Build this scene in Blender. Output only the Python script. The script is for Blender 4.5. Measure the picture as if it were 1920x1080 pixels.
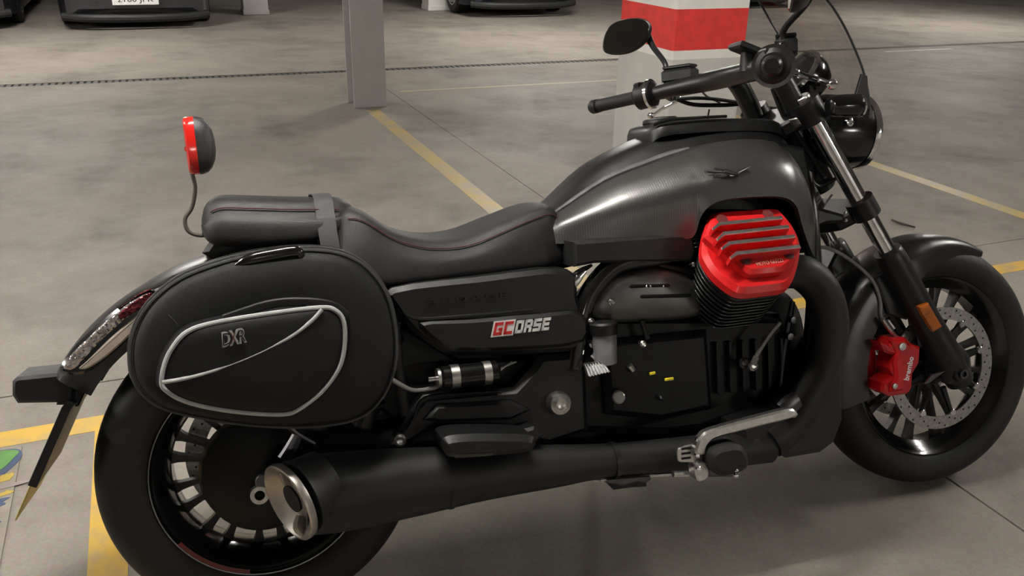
import bpy, bmesh, math, random
from mathutils import Vector as V, Matrix as MX
random.seed(7)
for o in list(bpy.data.objects): bpy.data.objects.remove(o)
SC = bpy.context.scene
COL = SC.collection

# ------------------------------------------------------------------ camera, world, exposure
F_PX, PITCH, ROLL, CAM_H = 1627.9, 0.40491, 0.02250, 1.3829          # focal length in pixels of a 1920 wide frame
GRID = -0.39733                                                      # heading of the parking grid
BX, BY, HEAD, LEAN = -0.4941, 1.4594, 0.30790, 0.28184               # pose of the parked motorcycle
BZ = 0.0035
fw = V((0, math.cos(PITCH), -math.sin(PITCH))); rt0 = V((1, 0, 0)); up0 = V((0, math.sin(PITCH), math.cos(PITCH)))
RT = rt0*math.cos(ROLL) + up0*math.sin(ROLL); UP = up0*math.cos(ROLL) - rt0*math.sin(ROLL)
CAMP = V((0, 0, CAM_H))
cd = bpy.data.cameras.new('camera'); cam = bpy.data.objects.new('camera', cd); COL.objects.link(cam)
cd.sensor_width = 36; cd.lens = F_PX/1920*36; cd.clip_start = .05; cd.clip_end = 100
R3 = MX((RT, UP, -fw)).transposed()
cam.matrix_world = MX.Translation(CAMP) @ R3.to_4x4()
SC.camera = cam
w = bpy.data.worlds.new('world'); SC.world = w; w.use_nodes = True
w.node_tree.nodes['Background'].inputs[0].default_value = (.9, .95, 1, 1)
w.node_tree.nodes['Background'].inputs[1].default_value = .02
vs = SC.view_settings
vs.view_transform = 'Standard'; vs.look = 'None'; vs.gamma = 1; vs.use_curve_mapping = False; vs.exposure = 0.0

GA = V((math.cos(GRID), -math.sin(GRID), 0)); GB = V((math.sin(GRID), math.cos(GRID), 0))
def G(a, b, z=0): return GA*a + GB*b + V((0, 0, z))                  # garage grid: a across the bays, b into the hall
GROT = -GRID
# fluorescent ceiling lamps: place on the grid, radiant power of the two tubes, direction the tubes run
LAMPS = [(-1.1, 9.9, 310, 'A'), (4.6, 9.9, 330, 'A'), (11.4, 9.9, 320, 'A'), (-1.9, 2.6, 118, 'B'), (-7.2, 9.9, 200, 'A'), (5.0, 1.2, 165, 'B'), (-6.6, 3.2, 420, 'B'), (-1.1, -5.5, 50, 'A'), (4.6, -5.5, 190, 'A'), (0.15, 1.65, 150, 'A')]  # far left lamp and the two behind the viewer: unseen, added to brighten pillars
CEIL = 2.75

# ------------------------------------------------------------------ materials
MATS = {}
def mat(name, col, rough=.5, metal=0., var=.12, nscale=40., bump=0., bscale=None, spec=.5, coat=0., extra=None, rvar=.08):
    if name in MATS: return MATS[name]
    m = bpy.data.materials.new(name); m.use_nodes = True; nt = m.node_tree; N = nt.nodes; L = nt.links
    bs = N['Principled BSDF']; tc = N.new('ShaderNodeTexCoord'); nz = N.new('ShaderNodeTexNoise')
    nz.inputs['Scale'].default_value = nscale; nz.inputs['Detail'].default_value = 5
    L.new(tc.outputs['Object'], nz.inputs['Vector'])
    cr = N.new('ShaderNodeValToRGB')
    c = col
    cr.color_ramp.elements[0].color = (c[0]*(1-var), c[1]*(1-var), c[2]*(1-var), 1); cr.color_ramp.elements[0].position = .3
    cr.color_ramp.elements[1].color = (min(1, c[0]*(1+var)), min(1, c[1]*(1+var)), min(1, c[2]*(1+var)), 1); cr.color_ramp.elements[1].position = .7
    L.new(nz.outputs['Fac'], cr.inputs['Fac']); L.new(cr.outputs['Color'], bs.inputs['Base Color'])
    mr = N.new('ShaderNodeMapRange'); mr.inputs['To Min'].default_value = max(0, rough-rvar); mr.inputs['To Max'].default_value = min(1, rough+rvar)
    L.new(nz.outputs['Fac'], mr.inputs['Value']); L.new(mr.outputs['Result'], bs.inputs['Roughness'])
    bs.inputs['Metallic'].default_value = metal; bs.inputs['Specular IOR Level'].default_value = spec; bs.inputs['Coat Weight'].default_value = coat
    bs.inputs['Coat Roughness'].default_value = .08
    if bump:
        n2 = N.new('ShaderNodeTexNoise'); n2.inputs['Scale'].default_value = bscale or nscale*4; n2.inputs['Detail'].default_value = 3
        L.new(tc.outputs['Object'], n2.inputs['Vector'])
        bp = N.new('ShaderNodeBump'); bp.inputs['Strength'].default_value = bump; bp.inputs['Distance'].default_value = .002
        L.new(n2.outputs['Fac'], bp.inputs['Height']); L.new(bp.outputs['Normal'], bs.inputs['Normal'])
    if extra: extra(nt, bs, tc, cr)
    MATS[name] = m; return m
def weave(nt, bs, tc, cr):
    N, L = nt.nodes, nt.links
    wv = N.new('ShaderNodeTexWave'); wv.wave_type = 'BANDS'; wv.bands_direction = 'X'; wv.inputs['Scale'].default_value = 62
    wv.inputs['Distortion'].default_value = .6; wv.inputs['Detail'].default_value = 1; wv.inputs['Detail Scale'].default_value = 60
    L.new(tc.outputs['Object'], wv.inputs['Vector'])
    w2 = N.new('ShaderNodeTexWave'); w2.wave_type = 'BANDS'; w2.bands_direction = 'Z'; w2.inputs['Scale'].default_value = 60
    L.new(tc.outputs['Object'], w2.inputs['Vector'])
    ad = N.new('ShaderNodeMath'); ad.operation = 'MULTIPLY_ADD'; ad.inputs[1].default_value = .25
    L.new(w2.outputs['Fac'], ad.inputs[0]); L.new(wv.outputs['Fac'], ad.inputs[2])
    mx = N.new('ShaderNodeMix'); mx.data_type = 'RGBA'; mx.inputs[6].default_value = (.014, .0135, .013, 1); mx.inputs[7].default_value = (.044, .043, .042, 1)
    L.new(ad.outputs[0], mx.inputs[0]); L.new(mx.outputs[2], bs.inputs['Base Color'])
    bp = N.new('ShaderNodeBump'); bp.inputs['Strength'].default_value = .10; bp.inputs['Distance'].default_value = .001
    L.new(ad.outputs[0], bp.inputs['Height']); L.new(bp.outputs['Normal'], bs.inputs['Normal'])
def sparkle(nt, bs, tc, cr):
    N, L = nt.nodes, nt.links
    vo = N.new('ShaderNodeTexVoronoi'); vo.inputs['Scale'].default_value = 110; L.new(tc.outputs['Object'], vo.inputs['Vector'])
    bp = N.new('ShaderNodeBump'); bp.inputs['Strength'].default_value = .9; bp.inputs['Distance'].default_value = .006
    L.new(vo.outputs['Distance'], bp.inputs['Height']); L.new(bp.outputs['Normal'], bs.inputs['Normal'])
def fabric(nt, bs, tc, cr):
    N, L = nt.nodes, nt.links
    a = N.new('ShaderNodeTexWave'); a.bands_direction = 'X'; a.inputs['Scale'].default_value = 160; L.new(tc.outputs['Object'], a.inputs['Vector'])
    b = N.new('ShaderNodeTexWave'); b.bands_direction = 'Z'; b.inputs['Scale'].default_value = 160; L.new(tc.outputs['Object'], b.inputs['Vector'])
    m = N.new('ShaderNodeMath'); m.operation = 'MULTIPLY'; L.new(a.outputs['Fac'], m.inputs[0]); L.new(b.outputs['Fac'], m.inputs[1])
    n = N.new('ShaderNodeTexNoise'); n.inputs['Scale'].default_value = 9; L.new(tc.outputs['Object'], n.inputs['Vector'])
    s = N.new('ShaderNodeMath'); s.operation = 'MULTIPLY_ADD'; s.inputs[1].default_value = .15; L.new(m.outputs[0], s.inputs[0]); L.new(n.outputs['Fac'], s.inputs[2])
    bp = N.new('ShaderNodeBump'); bp.inputs['Strength'].default_value = .35; bp.inputs['Distance'].default_value = .006
    L.new(s.outputs[0], bp.inputs['Height']); L.new(bp.outputs['Normal'], bs.inputs['Normal'])
def grooves(nt, bs, tc, cr):
    N, L = nt.nodes, nt.links
    wv = N.new('ShaderNodeTexWave'); wv.wave_type = 'RINGS'; wv.rings_direction = 'Y'; wv.inputs['Scale'].default_value = 14
    L.new(tc.outputs['Object'], wv.inputs['Vector'])
    bp = N.new('ShaderNodeBump'); bp.inputs['Strength'].default_value = .15; bp.inputs['Distance'].default_value = .002
    L.new(wv.outputs['Fac'], bp.inputs['Height']); L.new(bp.outputs['Normal'], bs.inputs['Normal'])
RUB = mat('rubber', (.009, .009, .009), .62, extra=grooves, spec=.35)
GLOSS = mat('gloss_black', (.006, .006, .006), .16, coat=.3, rvar=.04)
SATIN = mat('satin_black', (.007, .007, .0075), .38, spec=.4)
MATTE = mat('matte_black', (.006, .006, .0065), .55, bump=.1, bscale=500, spec=.4)
DARK = mat('engine_black', (.0025, .0028, .003), .5, bump=.15, bscale=300, spec=.25)
PLASTIC = mat('black_plastic', (.0055, .0055, .006), .46, bump=.12, bscale=600, spec=.35)
LEATHER = mat('black_leather', (.0085, .008, .0085), .55, bump=.3, bscale=420, spec=.5)
CARBON = mat('carbon_weave', (.04, .04, .04), .34, metal=.1, extra=weave, spec=1.0, rvar=.03, coat=.6)
CARBON.node_tree.nodes['Principled BSDF'].inputs['Coat Roughness'].default_value = .36
CARB2 = mat('matte_carbon_guard', (.011, .011, .0115), .34, extra=None, spec=.6)
CHROME = mat('chrome', (.84, .84, .86), .10, metal=1, rvar=.03)
ALU = mat('brushed_aluminium', (.55, .54, .52), .34, metal=1, nscale=90)
STEEL = mat('drilled_steel', (.30, .29, .28), .42, metal=1, nscale=120, var=.25)
GREYMET = mat('dark_steel', (.10, .10, .105), .35, metal=1)
RED = mat('red_enamel', (.62, .012, .014), .33, nscale=60, coat=.1)
REDC = mat('caliper_red', (.55, .008, .012), .3, coat=.3)
REDLENS = mat('red_lens', (.75, .02, .015), .14, coat=.6)
THREAD = mat('red_thread', (.075, .008, .012), .7)
AMBER = mat('amber_reflector', (.42, .11, .008), .22, coat=.5, extra=None)
WHITE = mat('white_print', (.82, .82, .8), .5)
REDP = mat('red_print', (.62, .02, .02), .5)
YEL = mat('yellow_tag', (.75, .62, .02), .5)
BAG = mat('black_nylon', (.0075, .0077, .0082), .62, extra=fabric, spec=.3)
BAGP = mat('black_vinyl', (.0045, .0045, .005), .5, bump=.25, bscale=150, spec=.3)
WEB = mat('grey_webbing', (.034, .034, .036), .6, bump=.3, bscale=700)
PIPE = mat('reflective_piping', (.42, .43, .43), .5, bump=.2, bscale=800)
GREYP = mat('translucent_grey_cup', (.17, .17, .18), .35)
LENS = mat('clear_lens', (.5, .46, .46), .16, metal=.75, var=.5, nscale=60, extra=sparkle)
LENSR = mat('red_tinted_lens', (.13, .02, .026), .16, metal=.4, var=.4, nscale=80, extra=sparkle)
LENSP = mat('pale_lens', (.46, .40, .33), .3, nscale=25, coat=.4)
GOLD = mat('plate_back_sheen', (.44, .33, .10), .45, metal=.35, nscale=18)  # lacquered back, with the yellow floor reflection put into its colour
CABLE = mat('braided_hose', (.26, .25, .24), .5, metal=.5)
STALK = mat('brown_grey_wire', (.10, .085, .07), .5)
PODG = mat('dark_grey_pod', (.028, .028, .028), .38, bump=.3, bscale=900)
def glass_mat():
    m = bpy.data.materials.new('smoked_shield'); m.use_nodes = True; N = m.node_tree.nodes; L = m.node_tree.links; N.clear()
    out = N.new('ShaderNodeOutputMaterial'); tr = N.new('ShaderNodeBsdfTransparent'); tr.inputs[0].default_value = (.90, .89, .88, 1)
    gl = N.new('ShaderNodeBsdfGlossy'); gl.inputs['Roughness'].default_value = .05
    tc = N.new('ShaderNodeTexCoord'); nz = N.new('ShaderNodeTexNoise'); nz.inputs['Scale'].default_value = 30; L.new(tc.outputs['Object'], nz.inputs['Vector'])
    mr = N.new('ShaderNodeMapRange'); mr.inputs['To Min'].default_value = .03; mr.inputs['To Max'].default_value = .08
    L.new(nz.outputs['Fac'], mr.inputs['Value']); L.new(mr.outputs['Result'], gl.inputs['Roughness'])
    lw = N.new('ShaderNodeLayerWeight'); lw.inputs[0].default_value = .5; pw = N.new('ShaderNodeMath'); pw.operation = 'POWER'; pw.inputs[1].default_value = 5; L.new(lw.outputs['Facing'], pw.inputs[0])
    fr = N.new('ShaderNodeMath'); fr.operation = 'MULTIPLY_ADD'; fr.inputs[1].default_value = .7; fr.inputs[2].default_value = .035; L.new(pw.outputs[0], fr.inputs[0]); mx = N.new('ShaderNodeMixShader')
    L.new(fr.outputs[0], mx.inputs[0]); L.new(tr.outputs[0], mx.inputs[1]); L.new(gl.outputs[0], mx.inputs[2]); L.new(mx.outputs[0], out.inputs[0])
    return m
SHIELD = glass_mat()

# ------------------------------------------------------------------ mesh helpers
def cr(pts, n=6, closed=False):                                       # Catmull-Rom through points (tuples of any length)
    P = [tuple(p) for p in pts]; out = []; k = len(P)
    rng = range(k) if closed else range(k-1)
    for i in rng:
        if closed: a, b, c, d = P[i-1], P[i], P[(i+1) % k], P[(i+2) % k]
        else:
            b, c = P[i], P[i+1]
            a = P[i-1] if i > 0 else tuple(2*x-y for x, y in zip(b, c))
            d = P[i+2] if i+2 < k else tuple(2*y-x for x, y in zip(b, c))
        for s in range(n):
            t = s/n
            out.append(tuple(.5*(2*q+(r-p)*t+(2*p-5*q+4*r-s2)*t*t+(3*q-p-3*r+s2)*t**3) for p, q, r, s2 in zip(a, b, c, d)))
    if not closed: out.append(P[-1])
    return out
class M:
    def __init__(s): s.v = []; s.f = []
    def _add(s, vs, fs):
        o = len(s.v); s.v += [tuple(v) for v in vs]; s.f += [tuple(i+o for i in f) for f in fs]; return s
    def loft(s, loops, caps=True, closed=False):
        n = len(loops[0]); vs = [p for l in loops for p in l]; fs = []; k = len(loops)
        for i in range(k if closed else k-1):
            j = (i+1) % k
            for a in range(n):
                b = (a+1) % n; fs.append((i*n+a, i*n+b, j*n+b, j*n+a))
        if caps and not closed:
            fs.append(tuple(reversed(range(n)))); fs.append(tuple((k-1)*n+a for a in range(n)))
        return s._add(vs, fs)
    def grid(s, rows):
        n = len(rows[0]); fs = []
        for i in range(len(rows)-1):
            for a in range(n-1): fs.append((i*n+a, i*n+a+1, (i+1)*n+a+1, (i+1)*n+a))
        return s._add([p for r in rows for p in r], fs)
    def shell(s, rows, off):                                          # grid with thickness: off = offset vector function or vector
        n = len(rows[0]); k = len(rows); R2 = [[(V(p)+(off(V(p)) if callable(off) else V(off))) for p in r] for r in rows]
        vs = [p for r in rows for p in r]+[p for r in R2 for p in r]; o = n*k; fs = []
        for i in range(k-1):
            for a in range(n-1):
                q = (i*n+a, i*n+a+1, (i+1)*n+a+1, (i+1)*n+a); fs.append(q); fs.append(tuple(x+o for x in reversed(q)))
        for i in range(k-1):
            fs.append((i*n, (i+1)*n, (i+1)*n+o, i*n+o)); fs.append((i*n+n-1, i*n+n-1+o, (i+1)*n+n-1+o, (i+1)*n+n-1))
        for a in range(n-1):
            fs.append((a, a+o, a+1+o, a+1)); q = (k-1)*n; fs.append((q+a, q+a+1, q+a+1+o, q+a+o))
        return s._add(vs, fs)
    def tube(s, pts, r, n=10, sm=0, caps=True, flat=1.0):
        P = [V(p) for p in pts]; k0 = len(P)
        rr = list(r) if isinstance(r, (list, tuple)) else [r]*k0
        if sm:
            q = cr([tuple(p)+(a,) for p, a in zip(P, rr)], sm); P = [V(x[:3]) for x in q]; rr = [x[3] for x in q]
        loops = []; T0 = (P[1]-P[0]).normalized(); N = T0.orthogonal().normalized()
        if abs(T0.z) < .9: N = (V((0, 0, 1))-T0*T0.z).normalized()
        for i, p in enumerate(P):
            T = (P[min(i+1, len(P)-1)]-P[max(i-1, 0)]).normalized(); N = (N-T*N.dot(T)).normalized(); Bn = T.cross(N)
            loops.append([p+(N*math.cos(2*math.pi*a/n)+Bn*math.sin(2*math.pi*a/n)*flat)*rr[i] for a in range(n)])
        return s.loft(loops, caps)
    def lathe(s, prof, c=(0, 0, 0), ax=(0, 1, 0), n=32, closed=False, a0=0, a1=None):
        ax = V(ax).normalized(); e1 = V((1, 0, 0)) if abs(ax.x) < .8 else V((0, 0, 1)); e1 = (e1-ax*e1.dot(ax)).normalized(); e2 = ax.cross(e1); c = V(c)
        if a1 is None:
            loops = [[c+ax*h+(e1*math.cos(2*math.pi*i/n)+e2*math.sin(2*math.pi*i/n))*r for i in range(n)] for h, r in prof]
            return s.loft(loops, not closed, closed)
        loops = []
        for i in range(n+1):
            t = a0+(a1-a0)*i/n; d = e1*math.cos(t)+e2*math.sin(t); loops.append([c+ax*h+d*r for h, r in prof])
        return s.loft(loops, True)
    def cyl(s, a, b, r, n=14, ch=.0): 
        a, b = V(a), V(b); L = (b-a).length
        pr = [(0, r), (L, r)] if not ch else [(0, r-ch), (ch, r), (L-ch, r), (L, r-ch)]
        return s.lathe(pr, a, b-a, n)
    def ball(s, c, r, n=12, sq=(1, 1, 1)):
        loops = []; c = V(c)
        for i in range(1, n):
            t = math.pi*i/n; loops.append([c+V((math.sin(t)*math.cos(2*math.pi*j/n)*r*sq[0], math.sin(t)*math.sin(2*math.pi*j/n)*r*sq[1], math.cos(t)*r*sq[2])) for j in range(n)])
        return s.loft(loops)
    def slab(s, poly, o, e1, e2, t0, t1, ch=.003):                    # polygon in plane (o,e1,e2) extruded along normal from t0 to t1
        o, e1, e2 = V(o), V(e1).normalized(), V(e2).normalized(); nn = e1.cross(e2)
        P = [V((p[0], p[1])) for p in poly]; k = len(P)
        ar = sum(P[i].x*P[(i+1) % k].y-P[(i+1) % k].x*P[i].y for i in range(k))
        if ar < 0: P.reverse()
        ins = []
        for i in range(k):
            a, b, c = P[i-1], P[i], P[(i+1) % k]; d1 = (b-a); d2 = (c-b)
            if d1.length < 1e-9 or d2.length < 1e-9: ins.append(b); continue
            d1.normalize(); d2.normalize(); n1 = V((-d1.y, d1.x)); n2 = V((-d2.y, d2.x)); m = n1+n2
            if m.length < .3: m = n1
            m.normalize(); ins.append(b+m*ch/max(.5, m.dot(n1)))
        W3 = lambda q, t: o+e1*q.x+e2*q.y+nn*t
        sg = 1 if t1 > t0 else -1
        loops = [[W3(q, t0) for q in ins], [W3(q, t0+sg*ch) for q in P], [W3(q, t1-sg*ch) for q in P], [W3(q, t1) for q in ins]]
        if ch <= 0: loops = [loops[1], loops[2]]
        return s.loft(loops)
    def prism(s, xz, y0, y1, ch=.003):                                # polygon in the bike's x-z plane between y0 and y1
        return s.slab([(p[0], p[1]) for p in xz], (0, 0, 0), (1, 0, 0), (0, 0, 1), -y0, -y1, ch)
    def box(s, c, d, rot=None, ch=.004):
        c = V(c); h = V(d)/2; rot = rot or MX.Identity(3)
        poly = [(-h.x, -h.y), (h.x, -h.y), (h.x, h.y), (-h.x, h.y)]
        return s.slab(poly, c, rot @ V((1, 0, 0)), rot @ V((0, 1, 0)), -h.z, h.z, min(ch, h.x*.6, h.y*.6, h.z*.6))
    def mirror(s):
        o = M(); o.v = [(x, -y, z) for x, y, z in s.v]; o.f = [tuple(reversed(f)) for f in s.f]; return o
    def both(s):
        m = s.mirror(); return s._add(m.v, m.f)
    def mesh(s, name, smooth=35):
        me = bpy.data.meshes.new(name); me.from_pydata(s.v, [], s.f)
        bm = bmesh.new(); bm.from_mesh(me); bmesh.ops.remove_doubles(bm, verts=bm.verts, dist=1e-6); bmesh.ops.recalc_face_normals(bm, faces=bm.faces); bm.to_mesh(me); bm.free()
        if smooth:
            me.polygons.foreach_set('use_smooth', [True]*len(me.polygons)); me.set_sharp_from_angle(angle=math.radians(smooth))
        return me
    def obj(s, name, m, parent=None, smooth=35):
        me = s.mesh(name, smooth); me.materials.append(m); return link(name, me, parent)
def link(name, data, parent=None):
    o = bpy.data.objects.new(name, data); COL.objects.link(o)
    if parent is not None: o.parent = parent
    return o
def empty(name, parent=None, loc=(0, 0, 0), rot=(0, 0, 0)):
    o = link(name, None, parent); o.location = loc; o.rotation_euler = rot; o.empty_display_size = .1; return o
def tag(o, label=None, cat=None, group=None, kind=None):
    for k, v in (('label', label), ('category', cat), ('group', group), ('kind', kind)):
        if v: o[k] = v
    return o
def text(name, body, size, o, ex, ey, m, parent, shear=0, extr=.0006, bold=0., spacing=1., fit=None, align='CENTER'):
    c = bpy.data.curves.new('lettering', 'FONT'); c.body = body; c.size = size; c.shear = shear; c.extrude = extr; c.offset = bold; c.space_character = spacing
    c.align_x = align; c.align_y = 'CENTER'; c.resolution_u = 3
    t = bpy.data.objects.new('lettering', c); COL.objects.link(t); bpy.context.view_layer.update()
    me = bpy.data.meshes.new_from_object(t.evaluated_get(bpy.context.evaluated_depsgraph_get())); bpy.data.objects.remove(t); bpy.data.curves.remove(c)
    ex = V(ex).normalized(); ey = V(ey); ey = (ey-ex*ey.dot(ex)).normalized(); ez = ex.cross(ey)
    if fit:
        xs = [v.co.x for v in me.vertices]; ys = [v.co.y for v in me.vertices]; sx = fit[0]/(max(xs)-min(xs)); sy = fit[1]/(max(ys)-min(ys)); mx, my = (max(xs)+min(xs))/2, (max(ys)+min(ys))/2
        for v in me.vertices: v.co.x = (v.co.x-mx)*sx; v.co.y = (v.co.y-my)*sy
    R = MX((ex, ey, ez)).transposed().to_4x4(); me.transform(MX.Translation(V(o)) @ R)
    me.materials.clear(); me.materials.append(m); me.name = name
    return link(name, me, parent)

# bike frame: x forward, y to its left, z up, origin at the rear contact patch; BIKE_M takes it into the world
BIKE_M = MX.Translation((BX, BY, BZ)) @ MX.Rotation(HEAD, 4, 'Z') @ MX.Rotation(-LEAN, 4, 'X')
BIKE_I = BIKE_M.inverted()
def ray(u, v): return fw+RT*((u-960)/F_PX)-UP*((v-540)/F_PX)
O_L = BIKE_I @ CAMP
def q(u, v, R, o=None, nrm=None):                                     # survey helper: bike coordinates of a sighted point R metres right of the centre plane
    d = BIKE_I.to_3x3() @ ray(u, v)
    if nrm is None: t = (-R-O_L.y)/d.y
    else: nrm = V(nrm); t = (V(o)-O_L).dot(nrm)/d.dot(nrm)
    return O_L+d*t
def qs(pts, R): return [q(u, v, R) for u, v in pts]
def xz(pts, R): return [(p.x, p.z) for p in qs(pts, R)]
def floor_pt(u, v, z=0):
    d = ray(u, v); t = (z-CAM_H)/d.z; return CAMP+d*t

# ================================================================== the garage
def concrete(name, c0, c1, c2, rough=.5, sc=1.0):
    m = bpy.data.materials.new(name); m.use_nodes = True; nt = m.node_tree; N, L = nt.nodes, nt.links; bs = N['Principled BSDF']
    tc = N.new('ShaderNodeTexCoord')
    def noise(s, d=6, r=.6):
        n = N.new('ShaderNodeTexNoise'); n.inputs['Scale'].default_value = s*sc; n.inputs['Detail'].default_value = d; n.inputs['Roughness'].default_value = r
        L.new(tc.outputs['Object'], n.inputs['Vector']); return n
    a, b, c, d = noise(.55, 5), noise(2.3, 8, .65), noise(90, 3), noise(1.1, 4, .7)
    r1 = N.new('ShaderNodeValToRGB'); e = r1.color_ramp.elements; e[0].color = (*c0, 1); e[0].position = .32; e[1].color = (*c1, 1); e[1].position = .68
    L.new(b.outputs['Fac'], r1.inputs['Fac'])
    r2 = N.new('ShaderNodeValToRGB'); e = r2.color_ramp.elements; e[0].color = (0, 0, 0, 1); e[0].position = .57; e[1].color = (1, 1, 1, 1); e[1].position = .74
    mu = N.new('ShaderNodeMath'); mu.operation = 'MULTIPLY_ADD'; mu.inputs[1].default_value = .45; L.new(b.outputs['Fac'], mu.inputs[0])
    m2 = N.new('ShaderNodeMath'); m2.operation = 'MULTIPLY'; m2.inputs[1].default_value = .75; L.new(d.outputs['Fac'], m2.inputs[0]); L.new(m2.outputs[0], mu.inputs[2])
    L.new(mu.outputs[0], r2.inputs['Fac'])
    mx = N.new('ShaderNodeMix'); mx.data_type = 'RGBA'; L.new(r2.outputs['Color'], mx.inputs[0]); L.new(r1.outputs['Color'], mx.inputs[6]); mx.inputs[7].default_value = (*c2, 1)
    m3 = N.new('ShaderNodeMix'); m3.data_type = 'RGBA'; m3.blend_type = 'OVERLAY'; m3.inputs[0].default_value = .35; L.new(mx.outputs[2], m3.inputs[6]); L.new(c.outputs['Color'], m3.inputs[7])
    bs.inputs['Specular IOR Level'].default_value = .3
    hs = N.new('ShaderNodeHueSaturation'); hs.inputs['Saturation'].default_value = .8; L.new(m3.outputs[2], hs.inputs['Color'])
    L.new(hs.outputs[0], bs.inputs['Base Color'])
    mr = N.new('ShaderNodeMapRange'); mr.inputs['To Min'].default_value = rough-.14; mr.inputs['To Max'].default_value = rough+.18; L.new(a.outputs['Fac'], mr.inputs['Value']); L.new(mr.outputs['Result'], bs.inputs['Roughness'])
    bp = N.new('ShaderNodeBump'); bp.inputs['Strength'].default_value = .12; bp.inputs['Distance'].default_value = .004; L.new(c.outputs['Fac'], bp.inputs['Height']); L.new(bp.outputs['Normal'], bs.inputs['Normal'])
    return m
CONC = concrete('polished_concrete', (.255, .222, .186), (.325, .289, .246), (.185, .162, .137), .62)
JOINT = mat('joint_grime', (.035, .032, .03), .9)
WALLM = mat('painted_wall', (.55, .53, .5), .8, nscale=3, bump=.2)
CEILM = mat('painted_ceiling', (.24, .235, .225), .85, nscale=3, bump=.2)
def paint_mat(name, c, wear, cov=.62):
    m = bpy.data.materials.new(name); m.use_nodes = True; nt = m.node_tree; N, L = nt.nodes, nt.links; bs = N['Principled BSDF']
    tc = N.new('ShaderNodeTexCoord'); n = N.new('ShaderNodeTexNoise'); n.inputs['Scale'].default_value = 7; n.inputs['Detail'].default_value = 8; n.inputs['Roughness'].default_value = .7
    L.new(tc.outputs['Object'], n.inputs['Vector']); r = N.new('ShaderNodeValToRGB'); e = r.color_ramp.elements
    e[0].color = (*c, 1); e[0].position = cov-.12; e[1].color = (*wear, 1); e[1].position = cov+.1
    L.new(n.outputs['Fac'], r.inputs['Fac']); L.new(r.outputs['Color'], bs.inputs['Base Color']); bs.inputs['Roughness'].default_value = .5
    return m
YPAINT = paint_mat('yellow_road_paint', (.66, .41, .05), (.42, .32, .16), .6)
YFADE = paint_mat('worn_yellow_paint', (.50, .35, .10), (.38, .32, .22), .5)
YTHIN = paint_mat('faded_yellow_paint', (.44, .36, .20), (.39, .35, .29), .5)
A0, A1, B0, B1 = -11., 19., -8., 17.5
def gbox(m, a0, a1, b0, b1, z0, z1, ch=0):
    c = G((a0+a1)/2, (b0+b1)/2, (z0+z1)/2); return m.box(c, (a1-a0, b1-b0, z1-z0), MX.Rotation(GROT, 3, 'Z'), ch)
floor = tag(gbox(M(), A0, A1, B0, B1, -.3, -.012).obj('floor', JOINT, smooth=0), kind='structure', label='dusty grey-beige concrete garage floor')
ab = [A0, -4.1, 1.87, 7.9, 13.9, A1]; bb = [B0, -3.3, 2.71, 8.26, 8.38, 13.9, B1]
for i in range(len(ab)-1):
    for j in range(len(bb)-1):
        if bb[j] == 8.26: continue
        g = .0035
        if bb[j] > 8.3:
            if i == 0: gbox(M(), A0, A1, bb[j]+g, bb[j+1]-g, -.012, 0).obj('slab', CONC, floor, 0)
            continue
        gbox(M(), ab[i]+g, ab[i+1]-g, bb[j]+g, bb[j+1]-g, -.012, 0).obj('slab', CONC, floor, 0)
GRATE = mat('drain_grate', (.10, .095, .088), .6, metal=.3)
gm = M(); a = A0
while a < A1: gbox(gm, a, a+.034, 8.265, 8.375, -.01, -.002); a += .055
tag(gm.obj('drain_grate', GRATE, floor, 0), kind='stuff', label='narrow dark drain grate crossing the floor')
def line(a0, a1, b0, b1, m, name='painted_line', z=.0012): return gbox(M(), a0, a1, b0, b1, .0, z).obj(name, m, floor, 0)
line(-3.2, 4.30, 2.41, 2.495, YPAINT)
line(-.275, -.19, -2.5, 2.41, YPAINT)
line(1.50, 1.60, 2.50, 6.52, YFADE)
line(4.08, 4.18, 2.50, 6.4, YFADE)
line(1.95, 4.4, 7.15, 7.21, YTHIN)
w0, w1 = floor_pt(1660, 97), floor_pt(1765, 88)
line(w0.dot(GA), w1.dot(GA), w0.dot(GB)-.03, w0.dot(GB)+.03, mat('worn_white_paint', (.55, .53, .5), .5, var=.3, nscale=9))
# walls and ceiling
for nm, args in (('wall_back', (A0, A1, B1, B1+.2, 0, CEIL)), ('wall_front', (A0, A1, B0-.2, B0, 0, CEIL)), ('wall_left', (A0-.2, A0, B0, B1, 0, CEIL)), ('wall_right', (A1, A1+.2, B0, B1, 0, CEIL))):
    tag(gbox(M(), *args).obj(nm, WALLM, smooth=0), kind='structure')
tag(gbox(M(), A0, A1, B0, B1, CEIL, CEIL+.2).obj('ceiling', CEILM, smooth=0), kind='structure')
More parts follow.
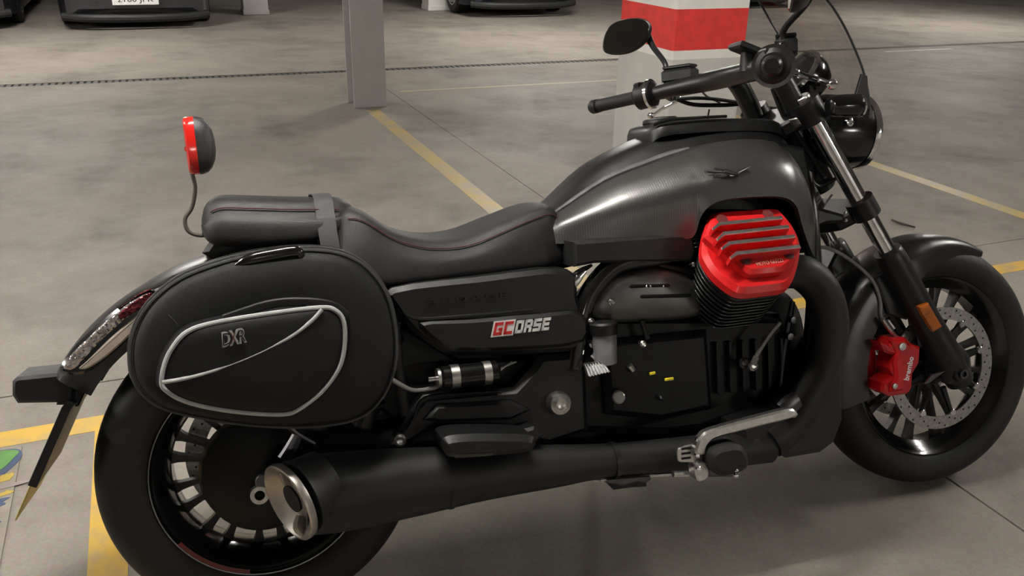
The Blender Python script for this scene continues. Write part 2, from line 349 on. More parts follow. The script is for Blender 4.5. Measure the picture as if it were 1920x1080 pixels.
# lamp fixtures around the tube lights
def tube_mat(e):
    m = bpy.data.materials.new('glowing_tube'); m.use_nodes = True; bs = m.node_tree.nodes['Principled BSDF']
    bs.inputs['Base Color'].default_value = (.9, .9, .88, 1); bs.inputs['Emission Color'].default_value = (1, .955, .885, 1)
    bs.inputs['Emission Strength'].default_value = e/(math.pi*2*2*math.pi*.016*1.2); return m
LAMPH = mat('white_lamp_housing', (.75, .75, .73), .4)
where = ['over the lane above the dark car with the number plate', 'over the lane between grey and banded pillar', 'over the lane at far right', 'over the motorcycle tail', 'over the lane at far left', 'over the bay right of the front wheel', 'added unseen far left of the motorcycle to light the pillar sides', 'added unseen behind the viewer to light the pillar fronts', 'added unseen behind the viewer to the right to light the pillar fronts', 'straight above the motorcycle']
for (a, b, e, al), wh in zip(LAMPS, where):
    t = empty('ceiling_lamp', loc=G(a, b, CEIL), rot=(0, 0, GROT+(0 if al == 'A' else math.pi/2))); tag(t, 'white fluorescent ceiling lamp ' + wh, 'lamp', 'fluorescent ceiling lamps')
    M().box((0, 0, -.035), (1.30, .10, .07), ch=.008).obj('housing', LAMPH, t)
    for sx in (-.62, .62): M().box((sx, 0, -.10), (.03, .12, .07), ch=.006).obj('end_cap', LAMPH, t)
    TM = tube_mat(e)
    for sy in (-.034, .034): M().cyl((-.6, sy, -.115), (.6, sy, -.115), .016, 10).obj('tube', TM, t)

# pillars
PGREY = mat('grey_pillar_paint', (.33, .315, .305), .6, nscale=5, var=.06, bump=.15)
PLIGHT = mat('pale_pillar_paint', (.60, .59, .56), .62, nscale=5, var=.05, bump=.15)
PWHITE = mat('white_band_paint', (.86, .84, .80), .5, nscale=9, var=.05)
PRED = mat('red_band_paint', (.76, .042, .038), .5, nscale=14, var=.15)
gp = empty('pillar', loc=G(1.44, 6.62), rot=(0, 0, GROT)); tag(gp, 'grey steel H-section pillar where the long yellow line ends', 'pillar')
M().box((.12, .012, CEIL/2), (.25, .024, CEIL), ch=.003).obj('flange', PGREY, gp)
M().box((.12, .238, CEIL/2), (.25, .024, CEIL), ch=.003).obj('flange', PGREY, gp)
M().box((.12, .125, CEIL/2), (.05, .21, CEIL), ch=.002).obj('web', PGREY, gp)
RC = floor_pt(1239, 330); ra, rb = RC.dot(GA), RC.dot(GB); PW, PD = .49, .61
rp = empty('pillar', loc=G(ra, rb), rot=(0, 0, GROT)); tag(rp, 'square pale pillar with red and white warning bands behind the fuel tank', 'pillar')
def band_z(v, u):                                                     # height on the near corner of the pillar
    d = ray(u, v); k = (RC-CAMP); t = (k.x*d.x+k.y*d.y)/(d.x**2+d.y**2); return CAM_H+d.z*t
z1, z2, z3 = band_z(113, 1264), band_z(96, 1266), band_z(18, 1278); hh = z3-z2
def pblock(z0, zt, m, nm): M().box((PW/2, PD/2, (z0+zt)/2), (PW, PD, zt-z0), ch=.012 if zt-z0 > 1 else .0).obj(nm, m, rp)
def pil(z0, zt, m, nm):
    c = .012; poly = [(c, 0), (PW-c, 0), (PW, c), (PW, PD-c), (PW-c, PD), (c, PD), (0, PD-c), (0, c)]
    M().slab(poly, (0, 0, 0), (1, 0, 0), (0, 1, 0), z0, zt, 0).obj(nm, m, rp, 20)
pil(0, z1, PLIGHT, 'shaft'); pil(z1, z2, PWHITE, 'white_band'); pil(z2, z3, PRED, 'red_band'); pil(z3, z3+hh, PWHITE, 'white_band'); pil(z3+hh, z3+2*hh, PRED, 'red_band'); pil(z3+2*hh, CEIL, PLIGHT, 'shaft')
for (u0, v0, lab) in ((457, 29, 'distant grey pillar right of the dark car with the number plate'), (803, 21, 'distant pale pillar left of the dark car behind the banded pillar')):
    c0 = floor_pt(u0, v0); t = empty('pillar', loc=c0, rot=(0, 0, GROT)); tag(t, lab, 'pillar')
    M().box((.18, .18, CEIL/2), (.34, .34, CEIL), ch=.01).obj('shaft', PLIGHT if u0 > 700 else PGREY, t); M().box((.18, .18, .04), (.36, .36, .08), ch=.01).obj('plinth', PLIGHT if u0 > 700 else PGREY, t)

# cars in the far row (only their lower fronts show)
def car(name, a, b, paint, label, plate=None, W=1.78, clear=.16):
    t = empty(name, loc=G(a, b), rot=(0, 0, GROT)); tag(t, label, 'car', 'cars parked in the far row')
    P = M(); Lg = 4.3; h = W/2
    def sect(y, zb, zt, w0, w1):
        return [(-w0, y, zb), (-w0*1.0, y, zb+.18), (-w1, y, (zb+zt)*.55), (-w1*.93, y, zt-.04), (-w1*.85, y, zt), (w1*.85, y, zt), (w1*.93, y, zt-.04), (w1, y, (zb+zt)*.55), (w0, y, zb+.18), (w0, y, zb)]
    P.loft([sect(*s) for s in ((.0, clear+.12, .66, h*.72, h*.74), (.07, clear+.03, .74, h*.88, h*.9), (.3, clear, .84, h*.97, h), (.95, clear, .95, h, h), (1.3, clear, .99, h, h), (2.6, clear, 1.0, h, h), (3.7, clear, 1.0, h, h), (4.2, clear+.06, .95, h*.95, h*.95), (Lg, clear+.14, .8, h*.85, h*.85))]).obj('body', paint, t)
    P = M(); P.loft([sect(*s) for s in ((1.05, .92, .97, h*.9, h*.9), (1.75, .93, 1.40, h*.88, h*.8), (2.2, .93, 1.46, h*.88, h*.76), (3.3, .93, 1.44, h*.88, h*.76), (3.85, .93, 1.25, h*.86, h*.78), (4.15, .93, .98, h*.85, h*.85))]).obj('cabin', CARGLASS, t)
    M().slab([(-h*.7, 1.8), (h*.7, 1.8), (h*.7, 3.35), (-h*.7, 3.35)], (0, 0, 0), (1, 0, 0), (0, 1, 0), 1.43, 1.485, .02).obj('roof', paint, t)
    M().tube([(-h*.93, .12, clear+.03), (-h*.6, -.02, clear+.015), (0, -.06, clear+.01), (h*.6, -.02, clear+.015), (h*.93, .12, clear+.03)], .05, 10, 5).obj('bumper_lip', CARBLK, t)
    M().box((0, -.0, .50), (W*.5, .05, .12), ch=.015).obj('grille', CARBLK, t)
    for s in (-1, 1):
        M().box((s*h*.68, .05, .62), (.34, .12, .13), ch=.04).obj('headlight', CARLAMP, t)
        M().box((s*(h+.09), 1.5, 1.0), (.16, .1, .11), ch=.04).obj('mirror', paint, t)
        for y in (.82, 3.4):
            wo = M().lathe([(-.1, .2), (-.1, .29), (-.07, .32), (.07, .32), (.1, .29), (.1, .2)], (s*(h-.1), y, .32), (1, 0, 0), 28, True).obj('tire', RUB, t)
            M().lathe([(-.05, .02), (-.05, .2), (.1, .205), (.1, .19), (.06, .17), (.07, .03)], (s*(h-.1), y, .32), (s, 0, 0), 20).obj('wheel_rim', ALU, wo)
    if plate:
        pl = M().box((0, -.085, plate[1]), (.52, .012, .11), ch=.003).obj('number_plate', WHITE, t)
        text('plate_lettering', plate[0], .1, (0, -.0925, plate[1]), (1, 0, 0), (0, 0, 1), CARBLK, pl, fit=(.40, .075))
    return t
CARP = mat('dark_car_paint', (.022, .022, .026), .3, coat=.5, nscale=10); CARP2 = mat('navy_car_paint', (.010, .012, .020), .3, coat=.5, nscale=10)
CARBLK = mat('car_black_trim', (.010, .010, .010), .55); CARGLASS = mat('car_glass', (.015, .017, .018), .06); CARLAMP = mat('car_headlight', (.6, .6, .6), .1, metal=.5)
def at_b(u, v, b):                                                    # point on the plane b = const of the garage grid
    d = ray(u, v); t = (b-CAMP.dot(GB))/d.dot(GB); return CAMP+d*t
pc = at_b(255, 9, 11.93)
car('car', pc.dot(GA), 12.0, CARP, 'dark grey car with a white number plate in the far row', ('2160 JPR', pc.z+.055), clear=.13)
c2 = at_b(872, 15, 12.3); car('car', c2.dot(GA)+.98, 12.35, CARP2, 'very dark car parked between the distant pale pillar and the banded pillar')
c3 = at_b(30, 14, 12.2); car('car', c3.dot(GA)-.92, 12.25, CARP, 'dark car at the top left corner of the far row')
c4 = at_b(1500, 3, 12.8); car('car', c4.dot(GA)-.60, 12.85, CARP2, 'dark car right of the banded pillar, seen behind the wind shield')

# printed sheet on the floor at the left edge, and a twig
PM = lambda n, c: mat(n, c, .6, nscale=12, var=.25)
e0, e1_ = floor_pt(42, 838), floor_pt(6, 1070); sa = e0.dot(GA); sb = e0.dot(GB)
sheet = empty('floor_sheet', loc=G(sa, sb, .002), rot=(0, 0, GROT)); tag(sheet, 'colourful printed sheet lying on the floor at the left edge', 'printed sheet')
M().box((-.35, -.45, 0), (.70, .90, .003), ch=.0).obj('sheet', PM('sheet_grey', (.27, .245, .20)), sheet, 0)
def blob(pts, col, nm, z): M().slab(cr(pts, 5, True), (0, 0, 0), (1, 0, 0), (0, 1, 0), z, z+.0008, 0).obj('printed_shape', PM(nm, col), sheet, 0)
blob([(-.45, -.01), (-.10, -.005), (-.004, -.02), (-.012, -.10), (-.10, -.16), (-.45, -.16)], (.05, .08, .16), 'sheet_blue', .0016)
blob([(-.45, -.012), (-.10, -.008), (-.010, -.022), (-.016, -.06), (-.045, -.11), (-.12, -.14), (-.45, -.15)], (.11, .27, .07), 'sheet_green', .0024)
blob([(-.45, -.17), (-.05, -.135), (-.012, -.13), (-.012, -.155), (-.06, -.17), (-.45, -.19)], (.50, .36, .06), 'sheet_yellow', .0016)
blob([(-.45, -.21), (-.02, -.18), (-.015, -.20), (-.45, -.24)], (.30, .25, .24), 'sheet_mauve', .0016)
blob([(-.40, -.255), (-.06, -.225), (-.02, -.21), (-.03, -.235), (-.40, -.28)], (.48, .38, .06), 'sheet_yellow', .0016)
blob([(-.40, -.30), (-.04, -.245), (-.02, -.26), (-.05, -.285), (-.40, -.34)], (.04, .06, .13), 'sheet_blue', .0016)
blob([(-.16, -.30), (-.04, -.275), (-.025, -.30), (-.05, -.325), (-.16, -.34)], (.45, .06, .04), 'sheet_red', .0024)
blob([(-.40, -.42), (-.05, -.345), (-.03, -.36), (-.10, -.40), (-.40, -.46)], (.04, .06, .15), 'sheet_blue', .0016)
tw = M().tube([floor_pt(1672, 412, .006), floor_pt(1690, 419, .008), floor_pt(1716, 426, .006)], [.004, .006, .004], 6, 3).obj('twig', mat('twig_bark', (.05, .04, .03), .8)); tag(tw, 'short dark twig lying on the floor above the front mudguard', 'twig')
#@@BIKE
# ================================================================== the motorcycle
moto = empty('motorcycle', loc=(BX, BY, BZ), rot=(-LEAN, 0, HEAD))
tag(moto, 'black cruiser motorcycle with red cylinder covers leaning on its side stand', 'motorcycle')
def part(m, name, mt, parent=None, smooth=35, label=None):
    o = m.obj(name, mt, moto if parent is None else parent, smooth)
    if label: o['label'] = label
    return o
RW = V((0, 0, .323)); FWc = V((1.695, 0, .3196))
def polar(c, r, a, y=0): return V((c.x+r*math.cos(a), y, c.z+r*math.sin(a)))
D2 = math.radians

def tire_prof(r, w, rb):
    h = w/2; k = [(-.72*h, rb), (-.86*h, rb+.10*(r-rb)), (-.98*h, rb+.32*(r-rb)), (-h, rb+.50*(r-rb)), (-.95*h, rb+.68*(r-rb)), (-.80*h, rb+.84*(r-rb)), (-.52*h, rb+.95*(r-rb)), (-.2*h, rb+.995*(r-rb))]
    return k+[(-a, b) for a, b in reversed(k)]+[(.55*h, rb-.012), (-.55*h, rb-.012)]
def wheel(name, c, r, w, rr, hw, ns, r_in, tlabel):
    rim = M().lathe([(-hw, rr+.010), (-hw-.005, rr+.004), (-hw+.002, rr-.004), (-hw+.014, rr-.012), (-hw*.45, rr-.026), (hw*.45, rr-.026), (hw-.014, rr-.012), (hw-.002, rr-.004), (hw+.005, rr+.004), (hw, rr+.010), (hw-.012, rr+.004), (hw*.5, rr-.014), (-hw*.5, rr-.014), (-hw+.012, rr+.004)], c, (0, 1, 0), 96, True)
    ro = part(rim, name, GLOSS, label=tlabel)
    part(M().lathe(tire_prof(r, w, rr+.004), c, (0, 1, 0), 96, True), 'tire', RUB, ro, 50)
    # spokes come in pairs
    r_out = rr-.022
    def spoke_mesh():
        m = M(); loops = []
        for i in range(7):
            t = i/6; R_ = r_in+(r_out-r_in)*t; hw_ = .0054+.005*(2*t-1)**4+.0025*t*t; hd = .013-.004*t
            loops.append([V((R_, -hd, -hw_)), V((R_, hd, -hw_)), V((R_, hd+.001, 0)), V((R_, hd, hw_)), V((R_, -hd, hw_)), V((R_, -hd-.001, 0))])
        return m.loft(loops).mesh('spoke')
    me = spoke_mesh(); me.materials.append(SATIN)
    for i in range(ns):
        for s in (-1, 1):
            a = 2*math.pi*(i+.5)/ns+s*2*math.pi/ns*.215
            o = link('spoke', me, ro); o.location = c; o.rotation_euler = (0, -a, 0)
    part(M().lathe([(-.06, .02), (-.06, .04), (-.045, r_in+.004), (.045, r_in+.004), (.06, .04), (.06, .02)], c, (0, 1, 0), 40), 'hub', SATIN, ro)
    return ro
rwo = wheel('rear_wheel', RW, .323, .200, .2045, .082, 10, .085, 'wide rear wheel with black paired spokes')
fwo = wheel('front_wheel', FWc, .3196, .132, .2300, .050, 8, .045, 'front wheel with black paired spokes')
# red stripe on the rear rim lip
a_0 = math.atan2(*(lambda p: (p.z-.323, p.x))(q(330, 1024, .087))); a_1 = math.atan2(*(lambda p: (p.z-.323, p.x))(q(468, 1075, .087)))
st = M(); n = 16; rows = []
for i in range(n+1):
    a = a_0+(a_1-a_0)*i/n
    rows.append([polar(RW, .2165, a, -.0868), polar(RW, .205, a, -.0885)])
part(st.shell(rows, (0, -.0015, 0)), 'rim_stripe', mat('rim_stripe_red', (.11, .008, .013), .35), rwo, label='dark red stripe on the rim lip')
rp_ = [polar(RW, .2155, 2*math.pi*i/72, -.0878) for i in range(73)]; part(M().tube(rp_, .0022, 6, caps=False), 'rim_edge', mat('polished_rim_edge', (.30, .30, .31), .16, metal=1), rwo)
def disc(parent, c, y, ro_, ri_, nb, s):
    d = part(M().lathe([(y-.0025, ri_), (y-.0025, ro_), (y+.0025, ro_), (y+.0025, ri_)], c, (0, 1, 0), 72, True), 'brake_disc', STEEL, parent, 30)
    h = M()
    for k in range(54):
        a = 2*math.pi*k/54; r_ = ri_+(ro_-ri_)*(.25, .52, .8)[k % 3]; p = polar(c, r_, a)
        h.cyl((p.x, y-.0031, p.z), (p.x, y+.0031, p.z), .0027, 6)
    part(h, 'disc_holes', DARK, parent, 0)['kind'] = 'stuff'
    for k in range(nb):
        a = 2*math.pi*(k+.35)/nb; p = polar(c, ri_-.002, a)
        m = M().cyl((p.x, y-.006, p.z), (p.x, y+.006, p.z), .0095, 10, .002); part(m, 'disc_bobbin', CHROME, parent)
        p2 = polar(c, ri_*.45, a); part(M().tube([(p2.x, y+.012*s, p2.z), (p.x, y+.003*s, p.z)], [.014, .009], 6, flat=.6), 'disc_carrier_arm', DARK, parent)
for s in (-1, 1): disc(fwo, FWc, .072*s, .160, .128, 8, -s)
disc(rwo, RW, .066, .158, .118, 6, -1)
# rear final drive housing and swing arm on the right
part(M().lathe([(-.05, .06), (-.055, .118), (-.075, .124), (-.105, .116), (-.122, .085), (-.128, .05), (-.132, .0)], RW, (0, 1, 0), 48), 'final_drive', DARK)
part(M().tube([(.05, -.085, .33), (.25, -.10, .345), (.55, -.11, .37)], [.07, .055, .06], 16, 4), 'swing_arm', DARK)
part(M().tube([(.0, .12, .33), (.25, .12, .345), (.55, .11, .37)], [.035, .035, .05], 12, 4), 'swing_arm', DARK)
p = q(487, 928, .15); part(M().lathe([(0, .009), (-.004, .010), (-.004, .018), (0, .0185), (.012, .0185), (.012, .009)], p, (0, 1, 0), 24, True), 'axle_washer', ALU)
part(M().cyl((0, -.152, .323), (0, .15, .323), .016, 16, .002), 'rear_axle', GREYMET)
# small bracket above the exhaust tip
p = qs([(560, 815), (548, 838), (535, 862)], .17)
part(M().tube(p, [.012, .013, .016], 8, flat=.5), 'muffler_bracket', GREYMET)
part(M().tube(qs([(536, 795), (560, 815), (590, 832)], .17), .006, 8, 3), 'muffler_bracket', GREYMET)

# ---------------- rear mudguard, tail lens, plate
def guard(c, R, hw, depth, a0, a1, n=40, th=.005, crown=.03):
    loops = []
    for i in range(n+1):
        t = i/n; a = a0+(a1-a0)*t; r_ = R(t) if callable(R) else R; h = hw(t) if callable(hw) else hw; dp = depth(t) if callable(depth) else depth; cw = crown(t) if callable(crown) else crown
        prof = [(-h, r_-cw-dp), (-h, r_-cw-dp*.5), (-h*.985, r_-cw), (-h*.90, r_-cw*.55), (-h*.7, r_-cw*.25), (-h*.4, r_-cw*.07), (0, r_)]
        prof = prof+[(-y, r2) for y, r2 in reversed(prof[:-1])]
        inn = [(y*(1-th/h*1.2), r2-(th if abs(y) < h*.95 else 0)) for y, r2 in reversed(prof)]
        loops.append([polar(c, r2, a, y) for y, r2 in prof+inn])
    return M().loft(loops)
lerp = lambda a, b, t: a+(b-a)*t
part(guard(RW, lambda t: lerp(.475, .437, min(1, t*1.5)), lambda t: .122 if t < .75 else lerp(.122, .07, (t-.75)/.25), lambda t: lerp(.05, .045, t), D2(55), D2(147), 44, crown=.035), 'rear_mudguard', CARB2, label='satin black rear mudguard')
# tail lens wraps the side of the mudguard
lp = [(286, 545), (262, 552), (215, 582), (170, 620), (135, 655), (113, 688), (120, 701), (160, 700), (200, 672), (245, 632), (276, 600), (297, 566)]
tl = part(M().prism(cr(xz(lp, .128), 4, True), -.134, -.10, .006), 'tail_light', GLOSS, label='long swept tail light lens')
up_ = [(282, 549), (250, 563), (205, 597), (165, 634), (135, 664), (120, 690), (140, 690), (165, 664), (200, 628), (245, 590), (276, 566)]
part(M().prism(cr(xz(up_, .134), 4, True), -.139, -.128, .003), 'lens_strip', LENS, tl)
part(M().prism(cr(xz([(284, 549), (262, 558), (225, 586), (228, 598), (258, 582), (280, 566)], .138), 4, True), -.142, -.13, .002), 'red_lens', LENSR, tl)
lo_ = [(276, 578), (240, 605), (200, 640), (165, 675), (148, 690), (165, 690), (200, 668), (240, 632), (268, 602)]
part(M().prism(cr(xz(lo_, .134), 4, True), -.1385, -.128, .003), 'indicator_lens', LENSP, tl)
part(M().tube(qs([(355, 509), (325, 520), (300, 534), (262, 549), (220, 577)], .131), .0035, 8, 4), 'guard_trim', CHROME)
# tail bracket, lamp box and plate
lamp = part(M().prism(xz([(22, 716), (30, 708), (140, 697), (140, 755), (32, 757), (22, 742)], .05), -.05, .055, .006), 'plate_lamp', PLASTIC, label='black box lamp above the number plate')
part(M().prism(xz([(118, 690), (165, 702), (130, 760), (105, 760)], .04), -.04, .04, .004), 'tail_bracket', SATIN)
pn = V((.88, 0, -.47)); pe = V((-.47, 0, -.88)).normalized()          # plate lies tilted, its foot rearwards
T0_ = q(112, 790, .10)
def prect(t0, t1, y0, y1, off, th, name, m, par):
    o = T0_+pe*t0+V((0, y0-T0_.y, 0))+pn*off
    return part(M().slab([(0, 0), (t1-t0, 0), (t1-t0, y1-y0), (0, y1-y0)], o, pe, (0, 1, 0), 0, th, .001), name, m, par)
plate = prect(.0, .20, -.105, .105, -.003, .003, 'number_plate', GOLD, moto)
prect(-.03, .128, -.112, .112, -.006, .016, 'plate_holder', PLASTIC, plate)
part(M().slab([(-.09, -.03), (-.02, -.045), (-.02, .045), (-.09, .03)], T0_+V((0, .1, 0)), pe, (0, 1, 0), -.006, .016, .003), 'plate_arm', PLASTIC)

# ---------------- seats
def seat_loft(st, n=22):                                               # st: x, z_top, z_bottom, half width top, half width bottom
    loops = []
    for x, zt, zb, wt, wb in st:
        half = [(0, zt), (wt*.55, zt-.002), (wt*.86, zt-.012), (wt, zt-.036), (lerp(wt, wb, .5)+.004, lerp(zt, zb, .55)), (wb, zb+.012), (wb*.9, zb)]
        half = cr(half, 3); loop = [V((x, -y, z)) for y, z in half]+[V((x, y, z)) for y, z in reversed(half[1:])]
        loops.append(loop)
    return loops
ss = cr([(.155, .80, .70, .10, .15), (.20, .842, .69, .125, .165), (.239, .838, .685, .135, .168), (.298, .797, .68, .14, .165), (.366, .774, .68, .14, .158), (.449, .772, .68, .135, .15), (.535, .796, .682, .128, .142), (.60, .815, .684, .118, .136), (.640, .821, .688, .108, .130), (.664, .806, .695, .10, .124)], 4)
seat = part(M().loft(seat_loft(ss)), 'rider_seat', LEATHER, None, 60)
ps = cr([(-.066, .842, .815, .07, .085), (-.056, .866, .797, .10, .115), (-.03, .882, .786, .115, .13), (.03, .878, .780, .118, .134), (.10, .871, .778, .116, .134), (.165, .866, .782, .108, .128), (.205, .862, .796, .098, .115), (.228, .845, .806, .08, .095), (.236, .83, .815, .06, .075)], 4)
pil_ = part(M().loft(seat_loft(ps)), 'pillion_seat', LEATHER, None, 60)
def seam(st, frac, par, name='red_stitching', x0=None, x1=None):
    pts = [V((x, -(wt*.965+.001), zt-.024)) for x, zt, zb, wt, wb in st if (x0 is None or x > x0) and (x1 is None or x < x1)]
    part(M().tube(pts, .0011, 6), name, THREAD, par)
    part(M().tube([V((p.x, -p.y, p.z)) for p in pts], .0016, 6), name, THREAD, par)
seam(ss, 0, seat, x0=.2); seam(ps, 0, pil_, x0=-.05, x1=.2)
part(M().prism([(-.05, .80), (.20, .80), (.22, .72), (.0, .72), (-.07, .775)], -.10, .10, .01), 'seat_base', PLASTIC)
part(M().box((.40, 0, .66), (.5, .24, .06), ch=.01), 'subframe', DARK)

# ---------------- fuel tank
KEY = [ # x, z_top, crease(y,z), bulge(y,z), bottom(y,z)
 (.640, .795, .070, .786, .118, .765, .128, .735),
 (.668, .818, .080, .803, .132, .776, .142, .735),
 (.770, .899, .098, .861, .172, .800, .172, .733),
 (.870, .943, .108, .893, .196, .815, .192, .731),
 (.925, .957, .112, .908, .204, .827, .198, .730),
 (.940, .960, .113, .911, .206, .833, .209, .772),
 (.960, .963, .114, .916, .207, .841, .216, .795),
 (1.00, .968, .116, .925, .207, .852, .219, .806),
 (1.08, .972, .118, .932, .205, .860, .220, .806),
 (1.140, .970, .116, .930, .202, .862, .214, .800),
 (1.175, .968, .112, .925, .197, .850, .208, .780),
 (1.195, .966, .108, .920, .190, .835, .200, .735),
 (1.225, .958, .100, .905, .176, .810, .185, .680),
 (1.255, .940, .090, .875, .155, .770, .160, .655),
 (1.280, .900, .075, .840, .130, .735, .135, .650)]
tk = cr(KEY, 4)
def tprof(k, part_):
    x, zt, cy, cz, by, bz, dy, dz = k
    top = cr([(0, zt), (cy*.6, zt-(zt-cz)*.24), (cy, cz)], 4)
    side = cr([(cy, cz), (lerp(cy, by, .62), lerp(cz, bz, .42)), (by, bz), (dy, dz)], 5)
    return [V((x, -y, z)) for y, z in (top if part_ == 't' else side)]
rows_t = [tprof(k, 't') for k in tk]
rows_t = [list(reversed(r))+[V((p.x, -p.y, p.z)) for p in r[1:]] for r in rows_t]
tank = part(M().shell(rows_t, (0, 0, -.01)), 'fuel_tank', SATIN, None, 50, 'matte black fuel tank with carbon weave flanks')
for s in (1, -1):
    rows = [[V((p.x, p.y*s, p.z)) for p in tprof(k, 's')] for k in tk]
    part(M().shell(rows, lambda p: V((0, -.012*math.copysign(1, p.y), -.004))), 'tank_side', CARBON, tank, 50)
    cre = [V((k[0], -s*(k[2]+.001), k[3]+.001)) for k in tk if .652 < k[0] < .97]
    part(M().tube(cre, [.003+.0045*math.sin(math.pi*i/(len(cre)-1))**.5 for i in range(len(cre))], 8), 'crease_highlight', mat('highlight_grey', (.20, .20, .205), .38, metal=.6), tank)  # edge highlight of the crease, put in as a pale grey strip
# front closing panel and lower black skirt
part(M().prism([(.655, .742), (.925, .738), (.935, .70), (.925, .678), (.70, .694), (.655, .69)], -.196, -.10, .006), 'tank_skirt', MATTE)
part(M().prism([(.655, .742), (.925, .738), (.935, .70), (.925, .678), (.70, .694), (.655, .69)], .10, .196, .006), 'tank_skirt', MATTE)
part(M().prism([(1.16, .93), (1.268, .905), (1.285, .80), (1.285, .66), (1.20, .66), (1.16, .76), (.95, .78), (.66, .74), (.66, .76), (.9, .90)], -.115, .115, .008), 'tank_core', DARK)
# dash console with filler on the tank top
cs = [(.895, .950, .045), (.905, .972, .072), (.93, .982, .088), (1.0, .985, .095), (1.10, .984, .094), (1.20, .978, .085), (1.255, .962, .06)]
loops = []
for x, zt, wd in cr(cs, 4):
    loops.append([V((x, y*wd, zt-drop)) for y, drop in ((-1, .032), (-.97, .012), (-.85, .003), (-.4, 0), (.4, 0), (.85, .003), (.97, .012), (1, .032))])
dash = part(M().loft(loops), 'tank_console', SATIN, None, 60)
part(M().lathe([(0, .052), (.006, .052), (.010, .046), (.010, .030), (.014, .026), (.014, 0)], (.97, -.0, .982), (0, 0, 1), 32), 'filler_cap', GREYMET, dash)
rail = [(.905, -.074, .975), (.935, -.086, .984), (1.0, -.09, .986), (1.08, -.088, .986)]
part(M().tube(rail, .0035, 6, 4), 'console_edge', GLOSS, dash)
part(M().box((.935, 0, .9515), (.02, .015, .012), ch=.002), 'key_label', WHITE, dash)
# eagle emblem: spread wings, body, talons, of thin chrome bars
eo = None
def on_tank(u, v):                                                    # point on the tank flank near a sighted pixel
    best = None
    for R in [i*.004 for i in range(20, 56)]:
        p = q(u, v, R)
        k = min(tk, key=lambda k: abs(k[0]-p.x)); pr = tprof(k, 's'); d = min((p-a).length for a in pr)
        if best is None or d < best[0]: best = (d, p)
    return best[1]+V((0, -.004, .002))
EM = mat('dark_chrome_emblem', (.16, .16, .16), .3, metal=1)
emb = None
for k, (a, b_, rr) in enumerate([((1352, 324), (1318, 321), .0022), ((1353, 327), (1326, 326), .0018), ((1357, 321), (1338, 317), .0018), ((1360, 329), (1335, 329), .0016), ((1383, 325), (1404, 314), .0024), ((1382, 328), (1400, 320), .0018), ((1384, 322), (1398, 314), .0016), ((1356, 322), (1378, 328), .0045), ((1372, 327), (1383, 331), .003), ((1352, 331), (1362, 330), .0018), ((1366, 331), (1382, 331), .0016)]):
    m = M().tube([on_tank(*a), (on_tank(*a)+on_tank(*b_))/2, on_tank(*b_)], [rr, rr*.9, rr*.5], 6)
    o = part(m, 'eagle_emblem' if emb is None else 'emblem_feather', EM, tank)
    emb = emb or o

